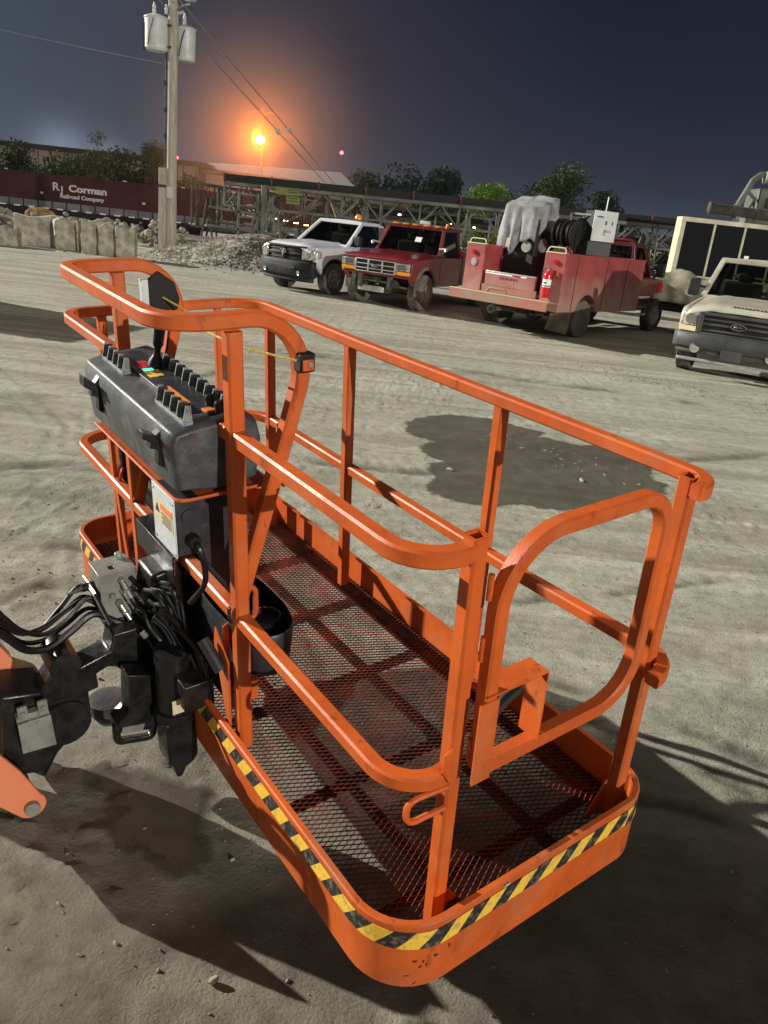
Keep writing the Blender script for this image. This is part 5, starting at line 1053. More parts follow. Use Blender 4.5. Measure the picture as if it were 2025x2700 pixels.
# ------------------------------------------------------------------ white pickup
def white_pickup():
    t = empty('pickup_truck', (-2.79, 22.73, 0), rad(-126.3)); tag(t, 'white pickup with a black grille and black bumper, leftmost of the parked trucks', 'pickup truck', 'trucks parked side by side along the lot')
    hw = 0.985; R_ = 0.41
    for s in (1, -1):
        side(t, 'body', 'p_white', -2.22, 0.74, 0.50, [(0.78, 0.80), (0.76, 1.08), (0.68, 1.17), (-0.70, 1.27), (-2.22, 1.28)], [(0.0, 0.50, 0.42)], s*hw, 0.14, 0.045, zf=0.78)
        side(t, 'bed', 'p_white', -4.75, -2.27, 0.52, [(-2.27, 1.30), (-4.75, 1.32)], [(-3.7, 0.50, 0.42)], s*hw, 0.12, 0.03)
        ar = MB(); ar.tube([(0.50*math.cos(a), s*(hw-0.02), 0.42+0.50*math.sin(a)) for a in [rad(q) for q in range(0, 181, 12)]], 0.02, 6); ar.build('wheel_arch', 'bump_black', t)
    MB().bb(-4.5, 0.7, -hw+0.14, hw-0.14, 0.45, 0.95).build('chassis', 'blackp', t)
    MB().bb(-4.55, -4.50, -hw+.05, hw-.05, 0.55, 1.30).build('tailgate', 'p_white', t); MB().bb(-2.03, -0.65, -hw+0.1, hw-0.1, 0.9, 1.26).build('floor', 'inner', t)
    hood(t, 'p_white', -0.72, 0.93, 0.93, 0.86, 1.27, 1.19, crown=0.06, edge=0.06, bulge=0.025)
    cabin(t, 'p_white', -0.50, -1.22, -1.95, -2.18, 1.27, 1.87, 0.92, 0.76, pil=0.045)
    for s in (1, -1): MB().prism([(-1.95, 1.26), (-2.22, 1.26), (-2.06, 1.86), (-1.86, 1.88)], 1, s*0.82, s*0.87).build('cab_pillar', 'p_white', t, bevel=0.01)
    g = MB(); g.grid(lambda u, v: (0.93-0.12*(v*2-1)**4, (v*2-1)*0.64, 0.78+0.38*u), 8, 16); gr = g.build('grille', 'blackp', t, smooth='all', solid=0.04)
    g = MB()
    for z in (0.86, 0.93, 1.00, 1.07): g.tube([(0.955-0.12*(y/0.7)**4, y, z) for y in [i*0.1-0.62 for i in range(13)]], 0.012, 6)
    g.build('grille_bar', 'bump_black', gr)
    g = MB(); g.tube([(0.955-0.12*(y/0.74)**4, y, 1.155) for y in [i*0.12-0.72 for i in range(13)]], 0.030, 8); g.tube([(0.97, 0, 0.80), (0.97, 0, 1.14)], 0.03, 8); g.tube([(0.965-0.1*(y/0.7)**4, y, 0.975) for y in [i*0.1-0.62 for i in range(13)]], 0.025, 8); g.build('grille_surround', 'bump_black', gr, smooth=True)
    em = MB(); em.lathe([(0, 0.992), (0.055, 1.0), (0.035, 1.012), (0, 1.02)], (0, 0, 1.00), 0, 20); em.tube(catmull([(1.005, 0.02, 1.06), (1.01, 0.085, 1.07), (1.0, 0.10, 1.0), (1.0, 0.05, 0.975)], 4), 0.014, 6); em.tube(catmull([(1.005, -0.02, 1.06), (1.01, -0.085, 1.07), (1.0, -0.10, 1.0), (1.0, -0.05, 0.975)], 4), 0.014, 6)
    em.prism([(-0.03, 1.06), (0.03, 1.06), (0.018, 0.90), (-0.018, 0.90)], 0, 0.99, 1.02); em.build('emblem', 'chrome', gr, smooth=True)
    for s in (1, -1):
        h = MB(); h.add([(0.93, s*0.63, 0.86), (0.80, s*0.93, 0.86), (0.58, s*1.005, 0.93), (0.60, s*1.0, 1.10), (0.78, s*0.93, 1.13), (0.92, s*0.63, 1.13)], [(0, 1, 4, 5), (1, 2, 3, 4)]); hl = h.build('headlamp', 'lens', t, solid=0.05, bevel=0.01)
        for (x, y, r_) in ((0.87, 0.72, 0.085), (0.80, 0.86, 0.08)): MB().lathe([(r_, 0), (r_*0.8, -0.02), (0.02, -0.05), (0, -0.05)], (x+0.05, s*y, 0.99), 0, 14).build('reflector', 'chrome', hl, smooth=True)
        MB().add([(0.66, s*0.99, 0.93), (0.57, s*1.012, 0.95), (0.59, s*1.010, 1.08), (0.66, s*0.988, 1.10)], [(0, 1, 2, 3)]).build('turn_signal', 'amber', hl, solid=0.02)
        MB().lathe([(0.05, 1.045), (0.06, 1.05), (0.045, 1.03)], (0, s*0.62, 0.52), 0, 14).build('fog_lamp', 'lens', t)
        mirror(t, -0.72, 0.98, 1.42, s)
    bp = MB(); bp.grid(lambda u, v: (1.03-0.24*abs(v*2-1)**3.2-0.03*(u*2-1)**2, (v*2-1)*1.0, 0.42+0.40*u), 8, 20); bp.build('front_bumper', 'bump_black', t, smooth='all', solid=0.06)
    bp = MB(); bp.grid(lambda u, v: (0.97-0.22*abs(v*2-1)**3.2, (v*2-1)*0.93, 0.30+0.14*u), 4, 20); bp.build('air_dam', 'blackp', t, smooth='all', solid=0.04)
    MB().bb(1.03, 1.06, -0.50, 0.50, 0.60, 0.68).build('bumper_insert', 'blackp', t, bevel=0.01)
    for x in (0.0, -3.56):
        for s in (1, -1): wheel(t, x, s*0.86, R_, 0.27, out=s, rm='rim')
    for s in (1, -1): MB().prism([(-1.98, 1.22), (-0.60, 1.22), (-0.60, 1.225), (-1.98, 1.225)], 1, s*0.987, s*0.990).build('door_trim', 'bump_grey', t)
    dr = MB()
    for x in (-0.66, -1.95): dr.bb(x-0.005, x+0.005, 0.986, 0.989, 0.58, 1.24)
    dr.build('door_gap', 'blackp', t); MB().bb(-1.85, -1.66, 0.985, 1.015, 1.09, 1.13).build('door_handle', 'blackp', t, bevel=0.01)
    MB().lathe([(0.10, 0), (0.10, 0.02), (0.085, 0.10), (0.04, 0.14), (0, 0.145)], (-1.62, 0.28, 1.975), 2, 16).build('beacon_light', 'amber', t, smooth=True)
    MB().tube([(-1.15, -0.15, 1.97), (-1.10, -0.34, 2.32)], 0.012, 6).build('whip_antenna', 'rope', t); MB().tube([(0.2, -0.85, 1.25), (-0.45, -0.88, 1.72)], 0.006, 5).build('antenna', 'chrome', t)
    return t
wp = white_pickup()

# ------------------------------------------------------------------ dark red square-nosed pickup
def red_pickup():
    t = empty('pickup_truck', (-0.47, 20.95, 0), rad(-118.4)); tag(t, 'dark red square-nosed pickup without a front bumper, amber lamps along its roof', 'pickup truck', 'trucks parked side by side along the lot')
    hw = 0.99; R_ = 0.43; d = 0.28
    for s in (1, -1):
        side(t, 'body', 'p_maroon', -2.0, 0.72, 0.58, [(0.76, 0.80), (0.76, 1.12), (0.70, 1.20), (-0.75, 1.30), (-2.0, 1.30)], [(0.0, 0.52, 0.50)], s*hw, 0.14, 0.02, zf=0.78)
        side(t, 'bed', 'p_maroon', -4.6, -2.05, 0.60, [(-2.05, 1.36), (-4.6, 1.36)], [(-3.45, 0.52, 0.50)], s*hw, 0.10, 0.02)
        MB().tube([(0.52*math.cos(a), s*(hw-0.0), 0.50+0.52*math.sin(a)) for a in [rad(q) for q in range(-15, 170, 12)]], 0.045, 6).build('wheel_arch', 'tyre_tan', t)
    MB().bb(-4.5, 0.35, -hw+0.14, hw-0.14, 0.62, 1.0).build('chassis', 'blackp', t); MB().bb(-4.6, -4.55, -hw, hw, 0.62, 1.34).build('tailgate', 'p_maroon', t)
    MB().bb(-2.0, -0.7, -hw+0.1, hw-0.1, 0.9, 1.28).build('floor', 'inner', t)
    hood(t, 'p_maroon', -0.78, 0.80, 0.95, 0.93, 1.31, 1.21, crown=0.03, edge=0.03, bulge=0.02)
    cabin(t, 'p_maroon', -0.72, -1.10, -1.78, -1.95, 1.30, 1.95, 0.93, 0.80, pil=0.04, roofcrown=0.02)
    fr = MB(); fr.bb(0.66, 0.80, -0.97, 0.97, 0.76, 0.82); fr.bb(0.66, 0.80, -0.97, 0.97, 1.11, 1.17); fr.bb(0.68, 0.78, -0.6, 0.6, 0.80, 1.12); fr.build('front_panel', 'p_maroon', t, bevel=0.012)
    gr = MB().bb(0.80, 0.805, -0.55, 0.55, 0.83, 1.10).build('grille', 'blackp', t); g = MB()
    for y in (-0.56, -0.20, 0.20, 0.56): g.bb(0.805, 0.835, y-0.016, y+0.016, 0.82, 1.11)
    for z in (0.825, 0.90, 1.00, 1.105): g.bb(0.805, 0.83, -0.56, 0.56, z-0.010, z+0.010)
    g.build('grille_bar', 'dullchrome', gr, bevel=0.004)
    em = MB(); em.lathe([(0.11, 0.836), (0.11, 0.845), (0.09, 0.850), (0, 0.850)], (0, 0, 0), 0, 24)
    em.v = [(x, y, z*0.42+0.965) for x, y, z in em.v]; em.build('emblem', 'bump_grey', gr, smooth=True)
    MB().tube(catmull([(0.853, -0.06, 0.955), (0.853, -0.02, 0.985), (0.853, 0.02, 0.95), (0.853, 0.07, 0.975)], 4), 0.006, 5).build('emblem_mark', 'chrome', gr)
    for s in (1, -1):
        a, b2 = sorted((s*0.585, s*0.96)); lm = MB().bb(0.79, 0.83, a, b2, 0.93, 1.10).build('headlamp', 'lens', t, bevel=0.01); MB().bb(0.70, 0.825, a, b2+(0.0), 0.83, 0.915).build('turn_signal', 'amber', t, bevel=0.008)
        MB().bb(0.831, 0.835, s*0.74-0.12, s*0.74+0.12, 0.955, 1.075).build('reflector', 'chrome', lm, bevel=0.006)
        mirror(t, -0.80, 0.99, 1.48, s, 0.06, 0.10, 'dullchrome')
    u = MB()
    for s in (1, -1): u.bb(-0.5, 0.82, s*0.42-0.04, s*0.42+0.04, 0.50, 0.68); u.bb(0.70, 0.80, s*0.42-0.06, s*0.42+0.06, 0.45, 0.76); u.bb(0.62, 0.72, s*0.30-0.02, s*0.30+0.02, 0.36, 0.62)
    u.bb(0.55, 0.78, -0.45, 0.45, 0.60, 0.64); u.bb(0.5, 0.62, -0.42, 0.42, 0.64, 0.76); u.tube([(0, -0.8, 0.43), (0, 0.8, 0.43)], 0.06, 8); u.bb(-0.12, 0.14, -0.25, 0.05, 0.32, 0.55); u.tube([(0.3, -0.7, 0.46), (0.3, 0.6, 0.50)], 0.025, 6); u.tube([(0.45, -0.42, 0.62), (0.1, 0.55, 0.42)], 0.025, 6)
    u.tube([(0.6, 0.42, 0.56), (0.35, 0.75, 0.50)], 0.03, 6); u.build('frame_rail', 'under', t); MB().bb(0.66, 0.74, -0.50, 0.25, 0.36, 0.50).build('skid_plate', 'dullchrome', t, bevel=0.02)
    for x in (0.0, -3.45):
        for s in (1, -1): wheel(t, x, s*0.88, R_, 0.29, tm='tyre_tan', out=s, holes=6)
    for y in (-0.62, -0.33, -0.05, 0.28, 0.60): MB().bb(-1.16, -1.04, y-0.065, y+0.065, 1.985, 2.025).build('roof_lamp', 'amber', t, bevel=0.015)
    MB().bb(-1.20, -1.08, 0.08, 0.34, 2.03, 2.12).build('roof_box', 'whitebox', t, bevel=0.02); MB().lathe([(0.07, 0), (0.07, 0.03), (0.05, 0.10), (0, 0.12)], (-1.45, 0.72, 1.99), 2, 14).build('beacon_light', 'amber', t, smooth=True)
    MB().quad((-0.83, 0.12, 1.60), (-0.83, 0.30, 1.60), (-0.90, 0.30, 1.72), (-0.90, 0.12, 1.72)).build('windscreen_card', 'paper', t)
    dg = MB()
    for x in (-0.74, -1.92): dg.bb(x-0.006, x+0.006, 0.991, 0.994, 0.64, 1.28)
    dg.build('door_gap', 'blackp', t); MB().lathe([(0.018, 0.99), (0.018, 1.02), (0, 1.025)], (-1.80, 0, 1.13), 1, 8).build('door_lock', 'chrome', t)
    return t
rp = red_pickup()

# ------------------------------------------------------------------ red service truck (rear towards the camera)
M["mudflap"] = mat("muddy_rubber_flap", (0.16, 0.14, 0.10), 0.9, nscale=3, col2=(0.30, 0.26, 0.18))
def service_truck():
    t = empty('service_truck', (2.98, 19.2, 0), rad(50.0)); tag(t, 'dusty red service truck seen from behind, with side lockers and tailgate', 'service truck', 'trucks parked side by side along the lot')
    xr, xf, zt_, zb_ = -1.20, 2.62, 1.76, 0.57; hw = 1.28; cw = 0.50
    for s in (1, -1):
        o = side(t, 'side_locker', 'p_red', xr, xf, zb_, [(xf, zt_), (xr, zt_)], [(0.0, 0.50, 0.44)], s*hw, cw, 0.012)
        # lips and door seams, slightly proud
        k = MB(); y = s*(hw+0.006)
        for x in (-0.66, 0.70, 1.72): MB().bb(x-0.009, x+0.009, min(y, s*hw), max(y, s*hw), zb_+0.02, zt_-0.05).build('door_gap', 'blackp', o)
        k.bb(-0.60, 0.60, min(y, s*hw), max(y, s*hw), 1.36, 1.372) if False else None
        k = MB(); y2 = s*(hw+0.014); k.bb(xr, xf, min(y2, s*(hw-.0)), max(y2, s*(hw-.0)), zt_-0.03, zt_+0.006)
        k.tube([(0.515*math.cos(a), s*(hw+0.005), 0.44+0.515*math.sin(a)) for a in [rad(q) for q in range(12, 170, 10)]], 0.016, 6); k.build('locker_trim', 'p_red', o)
        for x in (-0.80, 1.2, 2.2): MB().bb(x-0.04, x+0.04, min(y2, s*hw), max(y2, s*hw), 1.14, 1.19).build('latch', 'p_red', o)
        k = MB().tube(fillet([(xr+0.03, s*1.24, zt_), (xr+0.05, s*1.22, zt_+0.11), (xr+0.05, s*0.82, zt_+0.11), (xr+0.03, s*0.80, zt_)], 0.06, 5), 0.014, 8); k.build('grab_rail', 'cream_label', o, smooth=True)
        MB().bb(xr-0.012, xr+0.10, s*1.03-0.24, s*1.03+0.24, zt_-0.005, zt_+0.018).build('top_plate', 'cream_label', o)
        MB().lathe([(0.052, -0.012), (0.05, -0.045), (0, -0.05)], (xr, s*1.06, 1.58), 0, 16).build('tail_lamp', 'redlens', o, smooth=True)
    o = [c for c in children(t) if c.name.startswith('side_locker')][0]
    MB().lathe([(0.085, -0.006), (0.085, -0.014), (0.055, -0.014), (0.055, -0.022), (0, -0.022)], (xr, 1.03, 1.37), 0, 20).build('filler_cap', 'dullchrome', o)
    b = MB(); b.bb(xr, xf, -0.72, 0.72, 0.72, 0.80); b.bb(xf-0.04, xf, -0.72, 0.72, 0.8, zt_-0.15); b.build('bed', 'p_red', t)
    tg = MB(); tg.bb(xr-0.03, xr+0.02, -0.66, 0.66, 0.90, 1.22); tgo = tg.build('tailgate', 'p_red', t, bevel=0.01)
    k = MB(); k.bb(xr-0.034, xr+0.024, -0.66, 0.66, 1.19, 1.225); k.build('tailgate_cap', 'dullchrome', tgo, bevel=0.006)
    k = MB(); k.bb(xr-0.036, xr-0.030, -0.05, 0.66, 1.165, 1.188); k.build('reflective_strip', 'refl', tgo); MB().bb(xr-0.037, xr-0.030, -0.42, -0.28, 1.165, 1.189).build('reflective_strip', 'refl', tgo); MB().bb(xr-0.037, xr-0.030, -0.26, -0.12, 1.165, 1.189).build('reflective_strip', 'redlens', tgo)
    k = MB()
    for i in range(7): k.bb(xr-0.034, xr-0.030, -0.20+0.07*i, -0.16+0.07*i, 1.07, 1.12)
    k.build('name_plate', 'under', tgo)
    k = MB(); k.bb(xr-0.46, xr+0.02, -1.28, 1.28, 0.735, 0.775); k.bb(xr-0.47, xr-0.44, -1.28, 1.28, 0.58, 0.78); k.bb(xr-0.03, xr+0.0, -0.72, 0.72, 0.775, 0.93); st_ = k.build('step_bumper', 'p_dusty', t, bevel=0.008)
    MB().bb(xr-0.475, xr-0.40, -1.282, 1.282, 0.775, 0.790).build('step_edge', 'cream_label', st_, bevel=0.004)
    k = MB(); k.tube(fillet([(xr-0.32, -0.15, 0.78), (xr-0.32, -0.12, 0.88), (xr-0.32, 0.30, 0.88), (xr-0.32, 0.36, 0.78)], 0.06, 5), 0.03, 8); k.build('bench_bracket', 'p_dusty', t, smooth=True)
    k = MB(); k.tube([(xr-0.50, 0.05+0.075*math.cos(a), 0.46+0.075*math.sin(a)) for a in [2*math.pi*i/14 for i in range(14)]], 0.028, 8, closed=True, up=(1, 0, 0)); k.bb(xr-0.48, xr-0.1, -0.05, 0.05, 0.44, 0.52); k.build('tow_ring', 'under', t)
    u = MB(); u.bb(-0.9, 5.0, -0.45, -0.35, 0.45, 0.62); u.bb(-0.9, 5.0, 0.35, 0.45, 0.45, 0.62); u.tube([(0, -0.9, 0.42), (0, 0.9, 0.42)], 0.08, 10); u.lathe([(0.05, -0.2), (0.2, -0.08), (0.2, 0.08), (0.05, 0.2)], (0, 0, 0.40), 0, 14); u.tube([(-0.9, -0.5, 0.42), (-0.5, 0.55, 0.38), (0.1, 0.6, 0.4)], 0.035, 8); u.bb(-0.8, -0.5, -0.55, 0.4, 0.40, 0.50); u.build('chassis', 'under', t)
    for s in (1, -1):
        wheel(t, 0.0, s*0.88, 0.40, 0.23, tm='tyre_tan', out=s); wheel(t, 0.0, s*1.13, 0.40, 0.23, tm='tyre_tan', out=-s)
        k = MB(); k.add([(-0.52, s*1.27, 0.58), (-0.52, s*0.76, 0.58), (-0.62, s*0.70, 0.12), (-0.70, s*1.30, 0.09)], [(0, 1, 2, 3)]); (k.build('mud_flap', 'mudflap', t, solid=0.015) if s < 0 else None); wheel(t, 4.35, s*0.92, 0.41, 0.26, out=s)
    # cab and nose
    for s in (1, -1):
        side(t, 'cab_body', 'p_cab', 2.72, 5.20, 0.55, [(5.25, 0.8), (5.25, 1.15), (5.15, 1.25), (3.75, 1.36), (2.72, 1.38)], [(4.35, 0.50, 0.46)], s*1.0, 0.14, 0.05, zf=0.7)
        MB().bb(3.0, 3.7, s*0.96, s*1.05, 0.42, 0.47).build('running_board', 'dullchrome', t); k = MB(); k.bb(2.95, 3.85, s*1.0, s*1.012, 0.84, 0.89); k.build('door_trim', 'dullchrome', t)
        mirror(t, 3.75, 1.02, 1.55, s, 0.22, 0.34)
    hood(t, 'p_cab', 3.65, 5.25, 0.95, 0.90, 1.37, 1.22, crown=0.05, edge=0.05); MB().bb(2.72, 5.15, -0.85, 0.85, 0.6, 1.25).build('engine_bay', 'blackp', t)
    cabin(t, 'p_cab', 3.80, 3.38, 2.90, 2.75, 1.38, 2.08, 0.92, 0.78, pil=0.05)
    MB().bb(5.20, 5.40, -0.98, 0.98, 0.5, 0.78).build('front_bumper', 'dullchrome', t, bevel=0.03)
    MB().lathe([(0.04, 0), (0.03, 0.06), (0, 0.065)], (3.3, -0.5, 2.12), 2, 10).build('roof_lamp', 'refl', t)
    rb = MB().tube(fillet([(2.66, -0.95, 1.7), (2.66, -0.85, 2.18), (2.66, 0.85, 2.18), (2.66, 0.95, 1.7)], 0.10, 6), 0.045, 10); rb.build('headache_rack', 'p_cab', t, smooth=True)
    return t
M['mudflap'] = mat('muddy_rubber_flap', (0.16, 0.14, 0.10), 0.9, nscale=3, col2=(0.30, 0.26, 0.18))
sv = service_truck(); SM = Matrix.Translation(sv.location) @ Matrix.Rotation(sv.rotation_euler.z, 4, 'Z')
def onsv(name, lx, ly, lz, label, cat, group=None):
    p = SM @ Vector((lx, ly, lz)); e = empty(name, p, sv.rotation_euler.z); tag(e, label, cat, group); return e
M['fade_pink'] = mat('faded_pink_print', (0.50, 0.36, 0.36), 0.6)
# load on the service truck: each its own thing
e = onsv('welder', -0.10, 0.42, 0.80, 'dark engine welder standing in the service truck bed under the grey tarpaulin', 'welder')
MB().bb(-0.35, 0.45, -0.45, 0.45, 0.0, 1.62).build('housing', 'blackp', e, bevel=0.03); k = MB(); k.lathe([(0.16, -0.46), (0.16, -0.50), (0, -0.50)], (-0.1, 0, 1.05), 1, 14); k.lathe([(0.12, -0.36), (0.12, -0.42), (0, -0.42)], (0, -0.25, 1.0), 0, 12); k.build('pulley', 'galv', e); MB().bb(-0.42, -0.36, 0.15, 0.45, 0.95, 1.15).build('gauge_panel', 'cream_label', e)
M['tarp'] = mat('translucent_grey_tarp', (0.19, 0.195, 0.205), 0.7, nscale=4, col2=(0.32, 0.33, 0.35))
e = MB(); NN = 96
def tarp_pt(u, v):
    # walk round a rounded rectangle, let the sides fall in folds; one corner hangs longest
    a = 2*math.pi*u; k_, q_ = math.cos(a), math.sin(a); m_ = (abs(k_)**5+abs(q_)**5)**(1/5); bx, by = k_/m_*0.50, q_/m_*0.55
    lng = 0.62+0.30*max(0, math.cos(a-2.5))**2-0.12*max(0, math.cos(a+1.2))+0.07*math.sin(a*7)+0.05*math.sin(a*13+1)
    fold = (0.050*math.sin(a*9+0.6)+0.035*math.sin(a*15+2)+0.03*math.sin(a*4))*min(1, v*1.6); o_ = 1+0.06*v+fold*1.5
    top = 0.10*bx/0.5*(1 if v < 0.3 else 1)-0.05*by
    return (bx*o_, by*o_, top-v*lng+0.012*math.sin(a*21)*v)
vs = [(0, 0, 0.05)]
RW_ = (0.45, 0.85, 1.0)
rows = [('t', 0.45), ('t', 0.85), ('s', 0.0), ('s', 0.05), ('s', 0.2), ('s', 0.35), ('s', 0.5), ('s', 0.65), ('s', 0.8), ('s', 0.92), ('s', 1.0)]
for kd, v in rows:
    for i in range(NN):
        if kd == 't': p = tarp_pt(i/NN, 0); vs.append((p[0]*v, p[1]*v, p[2]*v+0.035+0.015*math.sin(i*0.4+v*9)))
        else: vs.append(tarp_pt(i/NN, v))
NR = len(rows)
fs = [(0, 1+i, 1+(i+1) % NN) for i in range(NN)]+[(1+j*NN+i, 1+(j+1)*NN+i, 1+(j+1)*NN+(i+1) % NN, 1+j*NN+(i+1) % NN) for j in range(NR-1) for i in range(NN)]
o = e.add(vs, fs).build('tarpaulin', 'tarp', smooth=True, solid=0.006); o.location = SM @ Vector((-0.10, 0.42, 2.76)); o.rotation_euler = (0.04, -0.05, sv.rotation_euler.z+0.1); o.scale = (0.92, 0.92, 1.05)
tag(o, 'crumpled pale grey tarpaulin draped over the welder on the service truck', 'tarpaulin')
M['reelblack'] = mat('black_hose_reel', (0.02, 0.02, 0.02), 0.5, noise=0.3)
e = onsv('hose_reel', -0.15, -0.62, 1.75, 'black hose reels standing between the tarpaulin and the white cabinet', 'hose reel')
for x in (-0.10, 0.14):
    k = MB()
    for i in range(6): rr = 0.17+0.015*i; k.tube([(rr*math.cos(a), x+0.03*math.sin(i*2), 0.42+rr*math.sin(a)) for a in [2*math.pi*j/24 for j in range(24)]], 0.018, 6, closed=True, up=(0, 1, 0))
    k.build('hose', 'reelblack', e, smooth=True)
k = MB()
for y in (-0.2, 0.02, 0.24): k.lathe([(0.28, y), (0.29, y+0.01), (0.27, y+0.02), (0.1, y+0.02)], (0, 0, 0.42), 1, 28)
k.bb(-0.3, 0.3, -0.25, 0.28, -0.05, 0.02); k.bb(-0.03, 0.03, -0.24, -0.21, 0, 0.45); k.build('reel', 'reelblack', e, smooth=True)
e = onsv('lube_tank', 0.50, -0.72, 1.76, 'dull grey tank in a black frame behind the hose reels', 'tank')
MB().lathe([(0.0, 0.02), (0.24, 0.04), (0.27, 0.1), (0.27, 0.68), (0.22, 0.76), (0, 0.78)], (0, 0, 0), 2, 24).build('tank', 'darkmetal', e, smooth=True); k = MB()
for (x, y) in ((-0.3, -0.3), (0.3, -0.3), (0.3, 0.3), (-0.3, 0.3)): k.tube([(x, y, -0.02), (x, y, 0.84)], 0.02, square=True)
for z in (0.84,): k.tube([(-0.3, -0.3, z), (0.3, -0.3, z), (0.3, 0.3, z), (-0.3, 0.3, z)], 0.02, square=True, closed=True)
k.build('frame', 'galv', e); MB().tube([(0.1, -0.32, 0.8), (0.11, -0.32, 1.25)], 0.012, 6).build('whip_antenna', 'refl', e)
e = onsv('cabinet', 0.38, -1.10, 1.765, 'white notice-covered cabinet standing on the service truck locker', 'cabinet')
MB().bb(-0.30, 0.30, -0.08, 0.34, 0.0, 0.30).build('base', 'bump_grey', e, bevel=0.01); MB().bb(-0.26, 0.30, -0.10, 0.30, 0.30, 0.93).build('body', 'blackp', e, bevel=0.008); pn = MB().bb(-0.27, 0.31, -0.125, -0.10, 0.31, 0.94).build('door', 'tank', e, bevel=0.004)
[MB().bb(x_, x2_, -0.130, -0.1255, z_, z2_).build('decal', 'bump_grey', pn) for x_, x2_, z_, z2_ in ((-0.20, -0.05, 0.80, 0.83), (0.02, 0.06, 0.66, 0.74), (0.18, 0.21, 0.66, 0.74))]; k = MB(); k.bb(0.02, 0.20, -0.130, -0.1255, 0.50, 0.55); k.bb(0.0, 0.07, -0.130, -0.1255, 0.44, 0.56); k.build('decal', 'fade_pink', pn)
e.rotation_euler.z -= 0.55
e = onsv('fire_extinguisher', -1.30, -0.98, 0.84, 'red fire extinguisher with a white label hung on the right rear locker', 'fire extinguisher')
bd = MB().lathe([(0, 0), (0.082, 0.005), (0.088, 0.02), (0.088, 0.46), (0.078, 0.50), (0.03, 0.545), (0.025, 0.57), (0, 0.57)], (0, 0, 0), 2, 22).build('cylinder', 'ext_red', e, smooth=True) if False else None
M['fade_pink'] = mat('faded_pink_print', (0.50, 0.36, 0.36), 0.6)
M['ext_red'] = mat('glossy_red_enamel', (0.62, 0.01, 0.02), 0.25, coat=0.6)
bd = MB().lathe([(0, 0), (0.082, 0.005), (0.088, 0.02), (0.088, 0.46), (0.078, 0.50), (0.03, 0.545), (0.025, 0.57), (0, 0.57)], (0, 0, 0), 2, 22).build('cylinder', 'ext_red', e, smooth=True)
MB().lathe([(0.0895, 0.22), (0.0895, 0.38)], (0, 0, 0), 2, 22).build('label_band', 'refl', bd); k = MB(); k.lathe([(0.0905, 0.235), (0.0905, 0.255)], (0, 0, 0), 2, 22); k.bb(-0.0915, -0.088, -0.04, 0.03, 0.29, 0.32); k.build('label_text', 'label_text', bd)
k = MB(); k.bb(-0.02, 0.02, -0.02, 0.02, 0.57, 0.61); k.prism([(-0.10, 0.62), (0.03, 0.60), (0.03, 0.62), (-0.10, 0.66)], 1, -0.012, 0.012); k.prism([(-0.09, 0.59), (0.0, 0.585), (0.0, 0.60), (-0.09, 0.60)], 1, -0.012, 0.012); k.build('valve', 'zinc', e); MB().tube(catmull([(0, 0.02, 0.59), (-0.02, 0.10, 0.58), (-0.03, 0.125, 0.42), (-0.02, 0.10, 0.25)], 5), 0.011, 6).build('hose', 'rubber', e, smooth=True)
MB().bb(0.06, 0.075, -0.03, 0.03, 0.1, 0.6).build('bracket', 'darkmetal', e)

